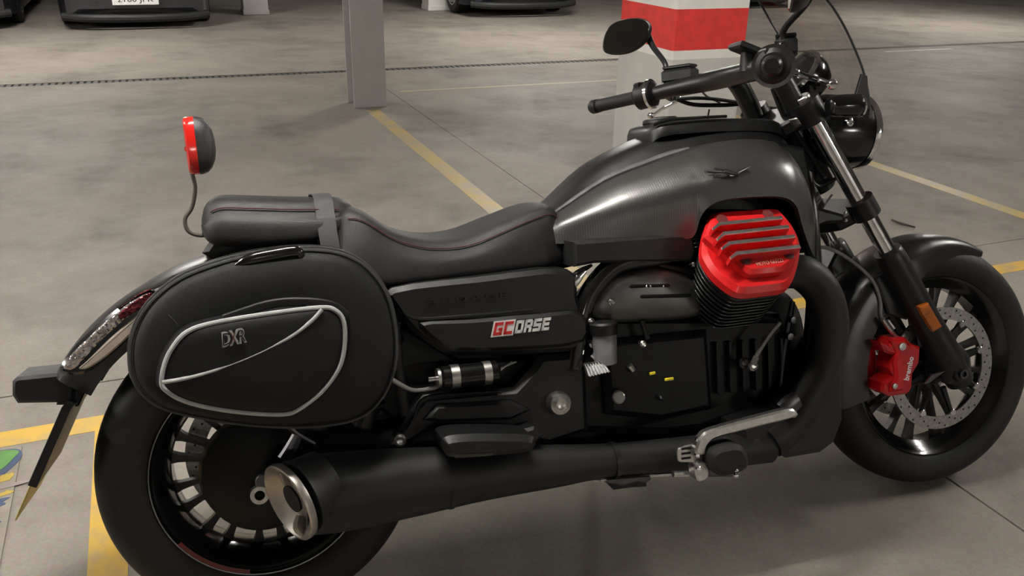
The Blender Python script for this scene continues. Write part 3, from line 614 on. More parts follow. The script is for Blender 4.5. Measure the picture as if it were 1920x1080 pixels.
# ---------------- side panels
pan = [(735, 541), (742, 580), (778, 625), (815, 652), (850, 667), (980, 665), (1098, 655), (1100, 620), (1085, 555), (1066, 505), (900, 520)]
upper = [(742, 545), (750, 575), (790, 597), (880, 590), (1000, 578), (1085, 570), (1066, 508), (900, 523)]
for s in (1, -1):
    y = lambda r: -r if s == 1 else r
    P0 = cr(xz(pan, .19), 3, True)
    m = M().prism(P0, -.19, -.10, .010)
    sp = part(m if s == 1 else m.mirror(), 'side_panel', PLASTIC, label='black side panel' if s == 1 else None)
    m = M().prism(cr(xz([(785, 603), (880, 597), (1000, 588), (1088, 584), (1092, 640), (975, 655), (852, 656), (815, 640)], .19), 3, True), -.200, -.185, .008)
    part(m if s == 1 else m.mirror(), 'panel_bulge', PLASTIC, sp)
    if s == 1:
        rail = qs([(762, 590), (790, 598), (880, 592), (1000, 580)], .192); part(M().tube(rail, [.003, .004, .0035, .002], 6, 3), 'panel_ridge', SATIN, sp)
        o = q(978, 612, .2012); ex = (q(1033, 606, .2012)-q(925, 617, .2012)); ey = V((.1, 0, 1))
        W_ = ex.length; h_ = .026
        exn = ex.normalized(); ezz = exn.cross(V((0, 1, 0))); ezz = ezz if ezz.z > 0 else -ezz
        def P2(a, b): return o+exn*(a*W_)+ezz*(b*h_)
        sl = .028                                                      # slant of the lettering
        def quad(a0, a1, b0, b1, yo, th, nm, m_):
            pts = [P2(a0+b0*sl*2, b0), P2(a1+b0*sl*2, b0), P2(a1+b1*sl*2, b1), P2(a0+b1*sl*2, b1)]
            M2 = M().loft([[p_+V((0, yo, 0)) for p_ in pts], [p_+V((0, yo-th, 0)) for p_ in pts]]); return part(M2, nm, m_, sp, 0)
        quad(-.505, -.125, -.62, .62, 0, .0006, 'logo_plate', WHITE)
        # strokes of the block letters in cells of a 4 x 5 raster
        def letter(x0, w_, strokes, m_, yo):
            for a0, a1, b0, b1 in strokes: quad(x0+a0*w_, x0+a1*w_, b0-.5, b1-.5, yo, .0006, 'logo_letter', m_)
        Tt = .3; H = .24
        Gs = [(0, 1, 1-H, 1), (0, Tt, 0, 1), (0, 1, 0, H), (1-Tt, 1, 0, .5), (.5, 1, .38, .58)]
        Cs = [(0, 1, 1-H, 1), (0, Tt, 0, 1), (0, 1, 0, H)]
        Os = [(0, 1, 1-H, 1), (0, Tt, 0, 1), (0, 1, 0, H), (1-Tt, 1, 0, 1)]
        Rs = [(0, .88, 1-H, 1), (0, Tt, 0, 1), (1-Tt, 1, .45, .9), (0, .88, .34, .34+H), (.62, .98, 0, .34)]
        Ss = [(0, 1, 1-H, 1), (0, Tt, .4, 1), (0, 1, .38, .38+H), (1-Tt, 1, 0, .5), (0, 1, 0, H)]
        Es = [(0, 1, 1-H, 1), (0, Tt, 0, 1), (0, .9, .38, .38+H), (0, 1, 0, H)]
        letter(-.475, .145, Gs, REDP, -.0007); letter(-.30, .145, Cs, REDP, -.0007)
        for i, L_ in enumerate((Os, Rs, Ss, Es)): letter(-.105+i*.155, .135, L_, WHITE, -.0004)
        # dark embossed model lettering
        text('embossed_letters', 'AUDACE', .02, q(875, 559, .192), q(948, 552, .192)-q(802, 567, .192), (0, 0, 1), GLOSS, sp, extr=.002, spacing=1.4, fit=((q(950, 552, .192)-q(800, 567, .192)).length, .013))

# ---------------- engine: crankcase, cylinders, covers
part(M().prism(xz([(1085, 640), (1130, 590), (1330, 590), (1470, 590), (1490, 650), (1485, 770), (1400, 800), (1250, 818), (1100, 815), (990, 800), (1000, 665)], .15), -.15, .15, .02), 'crankcase', DARK)
part(M().prism(xz([(1130, 640), (1330, 620), (1340, 770), (1240, 790), (1140, 780)], .175), -.175, -.14, .015), 'crankcase_cover', DARK)
part(M().lathe([(0, .10), (.03, .105), (.075, .10), (.09, .06), (.09, 0)], (1.19, 0, .46), (1, 0, 0), 32), 'alternator_cover', DARK)
part(M().prism(xz([(700, 800), (1000, 790), (1400, 790), (1400, 858), (1150, 868), (800, 880), (700, 860)], .10), -.11, .11, .02), 'sump', DARK)
for i in range(6):                                                    # ribs of the crankcase
    p = q(1345+i*24, 690-2*i, .16); part(M().box((p.x, -.158, p.z), (.006, .012, .12), ch=.002), 'case_rib', DARK)
CN = V((0, -.72, .694)).normalized(); CE1 = V((1, 0, 0)); CE2 = V((0, .694, .72)).normalized()   # cylinder axis and the plane of its head
HC = V((1.03, -.285, .712))
def hp(u, v, t): p = q(u, v, 0, HC+CN*t, CN)-HC; return (p.x, p.dot(CE2))
def hslab(pts, t0, t1, ch, tt=None):
    # slab() extrudes along e1 x e2 = -CN
    return M().slab([hp(u, v, t1 if tt is None else tt) for u, v in pts], HC, CE1, CE2, t0, t1, ch)
def side_pair(m, name, mt, parent=(None, None), smooth=35, label=None):
    a = part(m, name, mt, parent[0], smooth, label); b = part(m.mirror(), name, mt, parent[1], smooth); return a, b
base = [(1314, 470), (1322, 425), (1338, 402), (1390, 396), (1448, 393), (1470, 408), (1490, 435), (1499, 468), (1490, 515), (1474, 541), (1435, 548), (1392, 552), (1368, 543), (1338, 518), (1320, 492)]
base = cr(base, 3, True)
cov = side_pair(hslab(base, -.055, -.018, .010, -.03), 'cylinder_cover', RED, label='red finned cylinder head cover')
topp = [(1322, 440), (1334, 408), (1350, 402), (1445, 396), (1464, 410), (1497, 466), (1490, 488), (1470, 505), (1408, 510), (1398, 505)]
side_pair(hslab(topp, -.025, .004, .008), 'cover_crown', RED, cov)
for (a, b_, c_) in [((1334, 426), (1347, 416), (1465, 404)), ((1342, 446), (1356, 434), (1477, 421)), ((1351, 463), (1366, 452), (1488, 439)), ((1367, 480), (1380, 471), (1498, 458))]:
    t = .022
    A_, B_, C_ = (V(hp(*x, t)) for x in (a, b_, c_))
    dn = V((0, -.0105))
    fin = M().slab([A_+dn*.1, B_, C_, C_+dn, B_+dn, A_+dn*.9], HC, CE1, CE2, .0, t, .001)
    fa = side_pair(fin, 'cooling_fin', RED, cov, 20)
    topm = M().slab([A_+dn*.3, B_+dn*.12, C_+dn*.12, C_+dn*.9, B_+dn*.9, A_+dn*.8], HC, CE1, CE2, t-.001, t+.0009, .0003)
    side_pair(topm, 'fin_edge', ALU, cov, 20)
for (u, v) in ((1398, 488), (1478, 477), (1354, 411), (1440, 402)):
    x_, y_ = hp(u, v, .004); c_ = HC+CE1*x_+CE2*y_+CN*.004
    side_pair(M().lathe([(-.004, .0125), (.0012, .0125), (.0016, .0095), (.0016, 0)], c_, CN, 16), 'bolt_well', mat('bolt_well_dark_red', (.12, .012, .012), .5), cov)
    if v > 420: side_pair(M().lathe([(-.004, .0078), (.0022, .0078), (.0028, .006), (.002, .0045), (.002, 0)], c_, CN, 6), 'cover_bolt', GREYMET, cov, 20)
x_, y_ = hp(1443, 492, .004); dx = V(hp(1468, 488, .004))-V(hp(1419, 496, .004))
text('cover_lettering', 'MOTO GUZZI', .01, HC+CE1*x_+CE2*y_+CN*.0048, CE1*dx.x+CE2*dx.y, CE2, mat('pale_pink_print', (.62, .34, .28), .5), cov[0], extr=.0004, fit=(dx.length, .0095))
# head, barrel and barrel fins
side_pair(M().slab([(x*.95, y*.95) for x, y in [hp(u, v, -.05) for u, v in base]], HC, CE1, CE2, -.055, -.09, .004), 'cylinder_head', DARK)
barrel_c = (V(hp(1402, 470, -.05)))
side_pair(M().lathe([(-.26, .075), (-.07, .075)], HC+CE1*barrel_c.x+CE2*barrel_c.y, CN, 28), 'cylinder_barrel', DARK)
FIN = mat('cylinder_fin_black', (.07, .07, .07), .25, metal=.9)
finp = [hp(u, v, -.05) for u, v in base]
for k in range(11):
    d = .062+k*.0125; s_ = .97-.006*k
    fp = [((x-barrel_c.x)*s_+barrel_c.x, (y-barrel_c.y)*s_+barrel_c.y) for x, y in finp]
    side_pair(M().slab(fp, HC, CE1, CE2, -d, -d-.0045, .0012), 'barrel_fin', FIN, smooth=20)
# throttle body cover behind the cylinder
tb = [(1096, 582), (1112, 548), (1140, 522), (1175, 508), (1238, 497), (1275, 505), (1312, 520), (1335, 545), (1330, 585), (1290, 600), (1200, 606), (1120, 606)]
tb2 = [V(a_) for a_ in cr(xz(tb, .175), 3, True)]; tbc = sum(tb2, V((0, 0)))/len(tb2)
tbo = part(M().loft([[V((tbc.x+(a_.x-tbc.x)*k, y_, tbc.y+(a_.y-tbc.y)*k)) for a_ in tb2] for k, y_ in ((.98, -.09), (1, -.12), (1, -.150), (.97, -.165), (.90, -.178), (.78, -.186), (.55, -.191), (.25, -.193))]), 'throttle_cover', mat('satin_throttle_cover', (.12, .12, .115), .38, metal=.85), None, 60, 'dark satin throttle body cover with slots')
for (u0, u1, v, sR) in ((1168, 1219, 517, .179), (1180, 1256, 537, .1905), (1200, 1296, 556, .1925)):
    a_, b_ = q(u0, v, sR), q(u1, v-2, sR); part(M().tube([a_, a_+(b_-a_)*.03, a_+(b_-a_)*.97, b_], [.002, .0044, .0044, .002], 8, flat=.9), 'slot', DARK, tbo)
for u in (1212, 1220, 1244): part(M().ball(q(u, 537, .193), .0032, 8), 'slot_screw', CHROME, tbo)
p = q(1300, 496, .19); part(M().lathe([(-.01, .006), (.003, .006), (.005, .003), (.005, 0)], p, (0, -1, .3), 10), 'screw', CHROME)
wing = qs([(1238, 498), (1270, 503), (1300, 510), (1330, 522)], .18); part(M().tube(wing, [.003, .006, .006, .003], 8, 3, flat=.5), 'intake_edge', SATIN)
# frame tubes
ft = part(M().tube(qs([(1250, 478), (1165, 492), (1125, 522), (1098, 565), (1085, 620), (1075, 690)], .17), [.022, .022, .022, .022, .022, .022], 14, 4), 'frame_tube', GLOSS)
part(M().tube([(p_.x, -p_.y, p_.z) for p_ in qs([(1250, 478), (1165, 492), (1125, 522), (1098, 565), (1085, 620), (1075, 690)], .17)], .022, 14, 4), 'frame_tube', GLOSS)
part(M().tube(qs([(1070, 520), (1080, 512), (1095, 505), (1110, 497)], .155), [.002, .005, .006, .003], 8, 3), 'chrome_link', CHROME)
part(M().tube(qs([(1072, 545), (1082, 525), (1098, 508)], .18), [.004, .009, .004], 8, 3, flat=.6), 'chrome_link', CHROME)
for s in (-1, 1):
    part(M().tube([(1.31, .05*s, .84), (1.27, .13*s, .70), (1.255, .15*s, .50), (1.20, .15*s, .33), (1.0, .15*s, .25), (.62, .14*s, .28), (.58, .13*s, .42)], .019, 12, 5), 'frame_cradle', SATIN)
part(M().tube([(1.33, 0, .93), (1.30, 0, .80), (1.0, 0, .74), (.5, 0, .67)], [.04, .045, .035, .03], 14, 4), 'frame_backbone', SATIN)
part(M().cyl((1.285, 0, .985), (1.395, 0, .80), .036, 18, .004), 'steering_head', SATIN)
# small engine details
part(M().lathe([(-.062, .019), (-.06, .024), (0, .026), (.004, .024)], q(1133, 628, .20), (0, 0, 1), 24), 'fluid_reservoir', GREYP, label='grey translucent fluid reservoir')
part(M().lathe([(0, .029), (.022, .030), (.026, .026), (.028, 0)], q(1132, 626, .20), (0, 0, 1), 24), 'reservoir_cap', PLASTIC)
for (u, v, R, r_, m_) in ((1107, 603, .185, .008, ALU), (1111, 645, .185, .009, CHROME), (1205, 645, .18, .008, ALU), (1146, 566, .19, .008, CHROME), (1286, 584, .18, .004, CHROME), (1394, 680, .19, .013, GREYMET), (1412, 686, .20, .012, ALU), (1238, 745, .18, .006, GREYMET)):
    part(M().lathe([(-.012, r_), (.004, r_), (.007, r_*.7), (.004, r_*.45), (.004, 0)], q(u, v, R), (0, -1, .1), 12), 'engine_bolt', m_)
part(M().tube(qs([(1108, 664), (1120, 676)], .19), [.006, .005], 8), 'linkage_pin', CHROME)
hs = qs([(1094, 682), (1128, 677)], .205)+qs([(1141, 695), (1101, 704)], .235)
part(M().loft([[p_+V((0, -.008, 0)) for p_ in hs], [p_+V((0, .004, 0)) for p_ in hs]]), 'ribbed_plate', ALU, None, 0)
for k in range(7):
    a_ = hs[0].lerp(hs[1], (k+.5)/7); b_ = hs[3].lerp(hs[2], (k+.5)/7); part(M().tube([a_+V((0, -.009, 0)), b_+V((0, -.009, 0))], .0022, 6), 'plate_rib', CHROME)
part(M().tube(qs([(1218, 701), (1228, 699)], .18), .0035, 6), 'yellow_tag', YEL); part(M().tube(qs([(1247, 712), (1262, 710)], .18), .0035, 6), 'yellow_tag', YEL)
part(M().tube(qs([(1203, 600), (1214, 635)], .18), .006, 8), 'engine_hose', SATIN); part(M().tube(qs([(1180, 685), (1187, 695)], .18), [.007, .006], 8), 'clip', ALU)
part(M().tube(qs([(1412, 680), (1425, 655), (1445, 625), (1462, 605)], .21), .005, 8, 4), 'oil_hose', CABLE, label='grey braided oil hose'); part(M().tube(qs([(1411, 684), (1418, 669)], .21), .0075, 8), 'hose_fitting', CHROME)
part(M().cyl(q(1160, 745, .16), q(1160, 745, .205), .014, 16, .003), 'round_boss', ALU); part(M().cyl(q(1158, 738, .16), q(1158, 738, .20), .010, 12, .002), 'round_boss', GREYMET)
# vertical rod with bolts and the horn behind the header pipe
part(M().tube(qs([(1486, 565), (1478, 610), (1470, 660), (1462, 735)], .16), [.006, .008, .007, .006], 8, 3), 'engine_rod', SATIN)
for (u, v) in ((1487, 600), (1481, 631)): part(M().lathe([(-.01, .008), (.004, .008), (.005, 0)], q(u, v, .175), (0, -1, 0), 12), 'rod_bolt', GREYMET)
part(M().lathe([(-.02, .045), (0, .048), (.012, .044), (.018, .02), (.018, 0)], q(1487, 660, .10), (.5, -1, 0), 28), 'horn', SATIN)

# ---------------- header, collector, muffler
hd = qs([(1470, 512), (1505, 512), (1540, 545), (1556, 600), (1548, 665), (1520, 730), (1478, 795), (1440, 825)], .21)
part(M().tube(hd, [.034, .040, .041, .041, .041, .041, .042, .044], 20, 6), 'header_pipe', MATTE, label='black wrapped header pipe')
part(M().tube([(p_.x, -p_.y, p_.z) for p_ in hd], .041, 16, 5), 'header_pipe', MATTE)
cb = [(1388, 800), (1470, 775), (1515, 715), (1570, 650), (1585, 700), (1586, 790), (1570, 832), (1545, 851), (1480, 862), (1470, 855), (1458, 866), (1400, 874), (1390, 862)]
part(M().prism(xz(cb, .235), -.235, .20, .015), 'belly_guard', MATTE, label='black guard under the engine')
cl = q(1500, 765, .258)
part(M().tube(qs([(1462, 770), (1478, 760), (1494, 748)], .25), [.018, .024, .02], 10, flat=.7), 'header_clamp', GREYMET)
part(M().lathe([(-.01, .008), (.004, .008), (.006, .004), (.006, 0)], q(1487, 776, .262), (0, -1, 0), 12), 'clamp_bolt', ALU)
def mpt(u, v0, v1, R):                                                # centre and radius of the silencer from its upper and lower outline
    a, b = q(u, v0, R), q(u, v1, R); return (a+b)/2, (a-b).length/2
ms = [mpt(1440, 800, 866, .205), mpt(1300, 818, 882, .205), mpt(1150, 832, 892, .205), mpt(1040, 835, 912, .208), mpt(900, 838, 937, .212), mpt(760, 842, 968, .215), mpt(640, 850, 992, .22), mpt(570, 858, 1000, .222)]
mo = part(M().tube([a for a, r_ in ms], [r_ for a, r_ in ms], 36, 5), 'silencer', MATTE, label='long matte black silencer')
c_, r_ = mpt(1150, 832, 892, .205); part(M().tube([c_+V((-.006, 0, 0)), c_+V((.006, 0, 0))], r_*1.09, 24), 'silencer_band', SATIN, mo)
c_, r_ = mpt(838, 840, 951, .213); part(M().tube([c_+V((-.004, 0, 0)), c_+V((.004, 0, 0))], r_*1.02, 32), 'silencer_seam', SATIN, mo)
# slash-cut end cap
tn = V((-.84, -.44, -.20)).normalized(); tc_ = q(547, 939, .265); te1 = V((.30, 0, -.95)); te1 = (te1-tn*te1.dot(tn)).normalized()
TIP = mat('cast_end_cap', (.36, .33, .30), .38, metal=.85, nscale=50)
part(M().lathe([(-.010, .050), (-.004, .0745), (.003, .0765), (.009, .076), (.010, .072), (.002, .062), (-.008, .045), (-.012, .030), (-.014, 0)], tc_, tn, 48), 'end_cap', TIP, mo, label='aluminium end cap with an oval outlet')
part(M().lathe([(-.075, .062), (-.03, .068), (-.017, .0715), (-.017, .03)], tc_, tn, 40), 'cap_sleeve', MATTE, mo)
part(M().lathe([(-.03, .027), (-.0065, .027), (-.0064, .001)], tc_+te1*.002+tn.cross(te1)*-.014, tn, 24), 'outlet_hole', mat('outlet_black', (.003, .003, .003), .9), mo)  # solid black disc stands for the open outlet
lug = tc_+te1*.050+tn*.0; part(M().tube([lug-te1*.016+tn*-.006, lug+tn*.004, lug+te1*.018+tn*-.002], [.010, .014, .010], 10, 3, flat=.7), 'cap_rib', TIP, mo)
lug = tc_-te1*.046+tn*-.003; part(M().tube([lug-te1*.012, lug+te1*.012], [.008, .008], 10, flat=.7), 'cap_rib', TIP, mo)

# ---------------- frame plate, passenger peg, reservoir, pedal
fp_ = [(735, 838), (768, 775), (795, 743), (880, 735), (965, 728), (1000, 690), (1015, 668), (1100, 662), (1105, 810), (1030, 835), (940, 815), (820, 800), (775, 830), (752, 842)]
part(M().prism(xz(fp_, .185), -.185, -.12, .012), 'frame_plate', PLASTIC, label='black cast frame plate')
part(M().tube(qs([(778, 780), (797, 748), (860, 740), (940, 734)], .19), [.003, .006, .005, .003], 8, 4), 'plate_edge', SATIN)
part(M().prism(xz([(820, 760), (960, 752), (1000, 770), (960, 790), (830, 795), (795, 790)], .2), -.195, -.18, .008), 'frame_plate', PLASTIC)
p = q(1050, 757, .205); part(M().lathe([(-.02, .024), (-.002, .025), (.006, .022), (.011, .012), (.009, .009), (.009, 0)], p, (0, -1, 0.05), 28), 'pivot_bolt', ALU, label='large silver swing arm pivot bolt')
p = q(750, 826, .195); part(M().lathe([(-.02, .0125), (.002, .0125), (.005, .008), (.003, .005), (.003, 0)], p, (0, -1, 0.05), 18), 'peg_bolt', ALU)
peg = part(M().prism(cr(xz([(820, 812), (850, 803), (930, 802), (985, 806), (990, 825), (960, 838), (845, 845), (825, 835)], .24), 3, True), -.295, -.20, .012), 'passenger_peg', SATIN, label='black folding passenger foot peg')
part(M().prism(xz([(826, 832), (930, 826), (950, 818), (952, 832), (930, 838), (915, 848), (850, 852), (836, 845)], .26), -.29, -.21, .006), 'peg_rubber', mat('grey_rubber', (.055, .052, .048), .7), peg)
part(M().prism(xz([(945, 812), (1000, 798), (1015, 815), (1005, 828), (960, 842)], .22), -.23, -.17, .006), 'peg_hinge', PLASTIC, peg)
rs0, rs1 = q(825, 709, .20), q(935, 697, .20)
rz = part(M().cyl(rs0, rs1, .023, 24, .005), 'shock_reservoir', GLOSS, label='black shock reservoir with two silver bands')
for t0_, t1_ in ((.17, .31), (.72, .85)): part(M().cyl(rs0.lerp(rs1, t0_), rs0.lerp(rs1, t1_), .0245, 24), 'silver_band', ALU, rz)
part(M().cyl(rs0, rs0+(rs0-rs1).normalized()*.006, .02, 20), 'reservoir_end', ALU, rz); part(M().cyl(rs0, rs0+(rs0-rs1).normalized()*.024, .006, 12), 'reservoir_valve', CHROME, rz)
part(M().tube(qs([(720, 702), (745, 718), (772, 731), (800, 730), (820, 724), (822, 706)], .195), [.005, .005, .0042, .0042, .0042, .0042], 8, 5), 'shock_hose', CABLE)
for s in (-1, 1):
    a_, b_ = V((.20, .14*s, .40)), V((.30, .14*s, .66)); part(M().cyl(a_, b_, .022, 16, .004), 'shock_absorber', SATIN)
    part(M().tube([a_.lerp(b_, .1+.8*i/90)+V((math.cos(i*.7)*.03, math.sin(i*.7)*.03, 0)) for i in range(91)], .0045, 6), 'shock_spring', SATIN)
part(M().prism(xz([(720, 560), (760, 610), (860, 672), (1000, 668), (960, 725), (800, 735), (740, 790), (700, 760)], .12), -.13, .13, .01), 'rear_frame', DARK)
part(M().tube(qs([(905, 702), (940, 690), (968, 678)], .18), .002, 6, 3), 'thin_cable', CABLE); part(M().tube(qs([(900, 720), (925, 705), (960, 678)], .19), .0014, 6, 3), 'thin_cable', CABLE)
# brake pedal and rider peg
pdl = [(1472, 765), (1488, 770), (1486, 780), (1420, 797), (1345, 817), (1328, 826), (1320, 838), (1318, 850), (1300, 848), (1302, 832), (1310, 815), (1328, 803), (1400, 783)]
ped = part(M().prism(cr(xz(pdl, .31), 3, True), -.322, -.300, .004), 'brake_pedal', ALU, label='silver brake pedal lever')
lg = q(1490, 770, .31)
bl = [(1270, 843), (1278, 838), (1300, 832), (1318, 838), (1322, 870), (1318, 885), (1300, 868), (1275, 866), (1270, 858)]
part(M().prism(cr(xz(bl, .30), 3, True), -.302, -.294, .002), 'heel_guard', ALU, ped)
for k in range(3): part(M().tube(qs([(1278, 842+k*9), (1295, 840+k*9)], .3025), [.0025, .0025], 6, flat=.4), 'guard_slot', DARK, ped)
part(M().prism(cr(xz([(1298, 868), (1318, 862), (1325, 885), (1318, 897), (1303, 898)], .30), 3, True), -.312, -.28, .003), 'pedal_pivot', ALU, ped)
for (u, v) in ((1309, 824), (1308, 853), (1310, 879)): part(M().lathe([(-.004, .006), (.003, .006), (.004, 0)], q(u, v, .314), (0, -1, .1), 10), 'pedal_bolt', CHROME, ped)
pg = [(1322, 845), (1340, 832), (1375, 828), (1390, 845), (1392, 868), (1375, 880), (1340, 886), (1325, 872)]
pego = part(M().prism(cr(xz(pg, .315), 3, True), -.345, -.27, .010), 'rider_peg', RUB, label='black rubber rider foot peg')
part(M().prism(xz([(1318, 872), (1350, 872), (1380, 885), (1370, 893), (1325, 893)], .29), -.30, -.22, .006), 'peg_bracket', GREYMET, pego)
for (u, v) in ((1380, 880), (1380, 891)): part(M().ball(q(u, v, .34), .006, 8), 'peg_screw', CHROME, pego)
part(M().tube(qs([(1112, 902), (1200, 893), (1232, 891), (1290, 888)], .22), [.003, .003, .004, .004], 8), 'brake_rod', ALU)
part(M().prism(xz([(1130, 893), (1215, 886), (1216, 896), (1205, 903), (1190, 900), (1165, 908), (1133, 903)], .21), -.225, -.195, .004), 'master_cylinder', GREYMET)
part(M().prism(xz([(1135, 903), (1210, 898), (1212, 912), (1180, 914), (1150, 918)], .2), -.205, -.185, .004), 'rod_boot', RUB)
part(M().tube(qs([(1262, 889), (1290, 888)], .28), [.007, .007], 8), 'rod_clevis', ALU); part(M().ball(q(1128, 899, .225), .006, 8), 'rod_end', CHROME)

# ---------------- front end: fork, clamps, mudguard, calipers
SA = V((-math.sin(D2(32)), 0, math.cos(D2(32))))                       # up along the steering axis
FB = V((1.304, 0, .958))
for s in (-1, 1):
    o_ = V((0, .105*s, 0)); up = lambda z: FB+SA*((z-FB.z)/SA.z)+o_
    tubeo = part(M().cyl(up(.60), up(1.0), .0215, 28), 'fork_tube', CHROME, None, 40, 'chrome fork tube' if s < 0 else None)
    part(M().tube([up(.645), up(.62), up(.45), up(.36), up(.29)], [.033, .036, .036, .040, .034], 20, 3), 'fork_slider', SATIN)
    part(M().tube([up(.40), FWc+V((.0, .112*s, .02)), FWc+V((0, .112*s, -.03))], [.03, .045, .03], 14, 3, flat=.6), 'axle_carrier', SATIN)
    part(M().cyl(FWc+V((0, .085*s, 0)), FWc+V((0, .142*s, 0)), .022, 18, .003), 'axle_clamp', SATIN)
    part(M().lathe([(0, .007), (.0, .012), (.006, .0125), (.006, .007)], FWc+V((0, .142*s, 0)), (0, s, 0), 18, True), 'axle_nut', GREYMET)
    # lower yoke clamp
    part(M().tube([up(.775), up(.735)], .034, 20), 'fork_clamp', SATIN)
    part(M().tube([up(1.012), up(.965)], .036, 20), 'fork_clamp', SATIN); part(M().cyl(up(1.005), up(1.022), .019, 18, .002), 'fork_cap', ALU)
yk = V((1.395, 0, .755))-SA*0
c1 = FB+SA*((.755-FB.z)/SA.z); c2 = FB+SA*((.988-FB.z)/SA.z); back = V((-math.cos(D2(32)), 0, -math.sin(D2(32))))
for cc, nm in ((c1, 'lower_yoke'), (c2, 'upper_yoke')):
    pl_ = [(-.11, .0), (-.07, .06), (0, .085), (.07, .06), (.11, 0), (.10, -.03), (-.10, -.03)]
    part(M().slab([(a, b) for a, b in pl_], cc-SA*.012, (0, 1, 0), back, -.018, .018, .006), nm, SATIN)
for u, v in ((1585, 399), (1586, 413)): part(M().ball(q(u, v, .14), .004, 8), 'yoke_bolt', CHROME)
part(M().prism(xz([(1512, 400), (1520, 385), (1580, 402), (1580, 418), (1545, 420), (1522, 430)], .09), -.10, .10, .008), 'yoke_bracket', SATIN)
part(M().tube(qs([(1560, 365), (1545, 385)], .08), .003, 6), 'yoke_cable', SATIN)
part(M().prism(xz([(1510, 372), (1528, 360), (1532, 372), (1520, 385)], .06), -.08, -.03, .005), 'cable_guide', SATIN)
part(M().prism(xz([(1480, 290), (1500, 300), (1540, 372), (1530, 392), (1515, 380)], .06), -.07, .07, .006), 'headstock_cover', mat('grey_cover', (.08, .082, .085), .4), label='grey cover beside the steering head')
# front mudguard
def fdepth(t): return lerp(.012, .055, min(1, t/.35)) if t < .35 else lerp(.055, .075, (t-.35)/.65)
part(guard(FWc, lambda t: lerp(.336, .347, min(1, t*4)), lambda t: lerp(.050, .082, min(1, t*3)), fdepth, D2(62), D2(192), 48, crown=lambda t: lerp(.012, .04, min(1, t*3))), 'front_mudguard', CARB2, label='satin black front mudguard')
part(M().prism(xz([(1640, 520), (1690, 500), (1722, 540), (1700, 600), (1665, 590)], .088), -.092, -.08, .004), 'mudguard_bracket', SATIN)
cal_o = [(1648, 640), (1664, 645), (1672, 634), (1695, 632), (1703, 642), (1722, 650), (1720, 680), (1708, 700), (1706, 728), (1698, 738), (1665, 742), (1648, 733), (1650, 716), (1672, 705), (1666, 690), (1672, 665), (1656, 660)]
cal = part(M().prism(xz(cal_o, .115), -.125, -.062, .006), 'brake_caliper', REDC, label='red brake caliper with white lettering')
part(M().prism(xz([(1672, 640), (1698, 636), (1712, 655), (1708, 690), (1698, 712), (1694, 732), (1668, 736), (1680, 706), (1676, 680), (1682, 662)], .13), -.134, -.11, .006), 'caliper_bridge', REDC, cal)
for (u, v, r_) in ((1692, 650, .010), (1678, 724, .007)): part(M().lathe([(-.004, r_), (.002, r_), (.003, 0)], q(u, v, .137), (0, -1, 0), 10), 'caliper_bolt', ALU, cal)
o_ = q(1704, 691, .1352); text('caliper_lettering', 'brembo', .03, o_, q(1710, 668, .1352)-q(1700, 714, .1352), q(1697, 689, .1352)-q(1706, 691, .1352), WHITE, cal, bold=.0006, fit=((q(1710, 669, .1352)-q(1700, 713, .1352)).length, .016))
mcal = M().prism(xz(cal_o, .115), -.125, -.062, .006).mirror(); part(mcal, 'brake_caliper', REDC)
part(M().tube(qs([(1625, 640), (1622, 665), (1630, 700)], .03), [.018, .026, .018], 10, 3), 'caliper_body', REDC, cal)
part(M().prism(xz([(1732, 720), (1745, 702), (1770, 695), (1740, 718)], .15), -.155, -.148, .001), 'slider_badge', GREYMET)
# amber reflector on the slider
rf = part(M().prism(xz([(1720, 575), (1738, 567), (1764, 612), (1748, 622)], .145), -.152, -.135, .003), 'amber_reflector', AMBER)
part(M().prism(xz([(1724, 580), (1737, 574), (1742, 586), (1730, 592)], .15), -.1545, -.14, .002), 'reflector_step', AMBER, rf)
# brake hose
part(M().tube(qs([(1530, 462), (1560, 468), (1600, 492), (1635, 525), (1650, 562), (1652, 592), (1664, 612), (1672, 622)], .085), .0045, 8, 5), 'brake_hose', CABLE, label='grey brake hose to the front caliper')
part(M().tube(qs([(1655, 598), (1664, 612), (1678, 630)], .10), [.006, .007, .006], 8), 'hose_fitting', ALU); part(M().tube(qs([(1664, 600), (1676, 616)], .10), .004, 6), 'hose_clip', ALU)
part(M().prism(xz([(1545, 500), (1560, 470), (1585, 485), (1575, 510), (1555, 525)], .0), -.02, .05, .006), 'hose_bracket', SATIN)

# ---------------- headlight, shield, indicators
HLc = V((1.412, 0, .942)); HLd = V((.995, 0, -.08)).normalized()
hl = part(M().lathe([(-.098, .0), (-.096, .025), (-.085, .055), (-.06, .078), (-.02, .089), (.03, .0905), (.07, .090), (.078, .088)], HLc, HLd, 40), 'headlight', GLOSS, label='round black headlight')
part(M().lathe([(.072, .0915), (.078, .094), (.088, .0935), (.094, .088), (.086, .082), (.076, .084)], HLc, HLd, 40, True), 'headlight_ring', CHROME, hl)
part(M().lathe([(.080, .084), (.090, .075), (.099, .05), (.102, .0)], HLc, HLd, 32), 'headlight_lens', LENS, hl)
p = q(1593, 229, .094); part(M().lathe([(-.006, .010), (.003, .010), (.005, .006), (.003, .004), (.003, 0)], p, (0, -1, 0), 14), 'headlight_bolt', CHROME, hl)
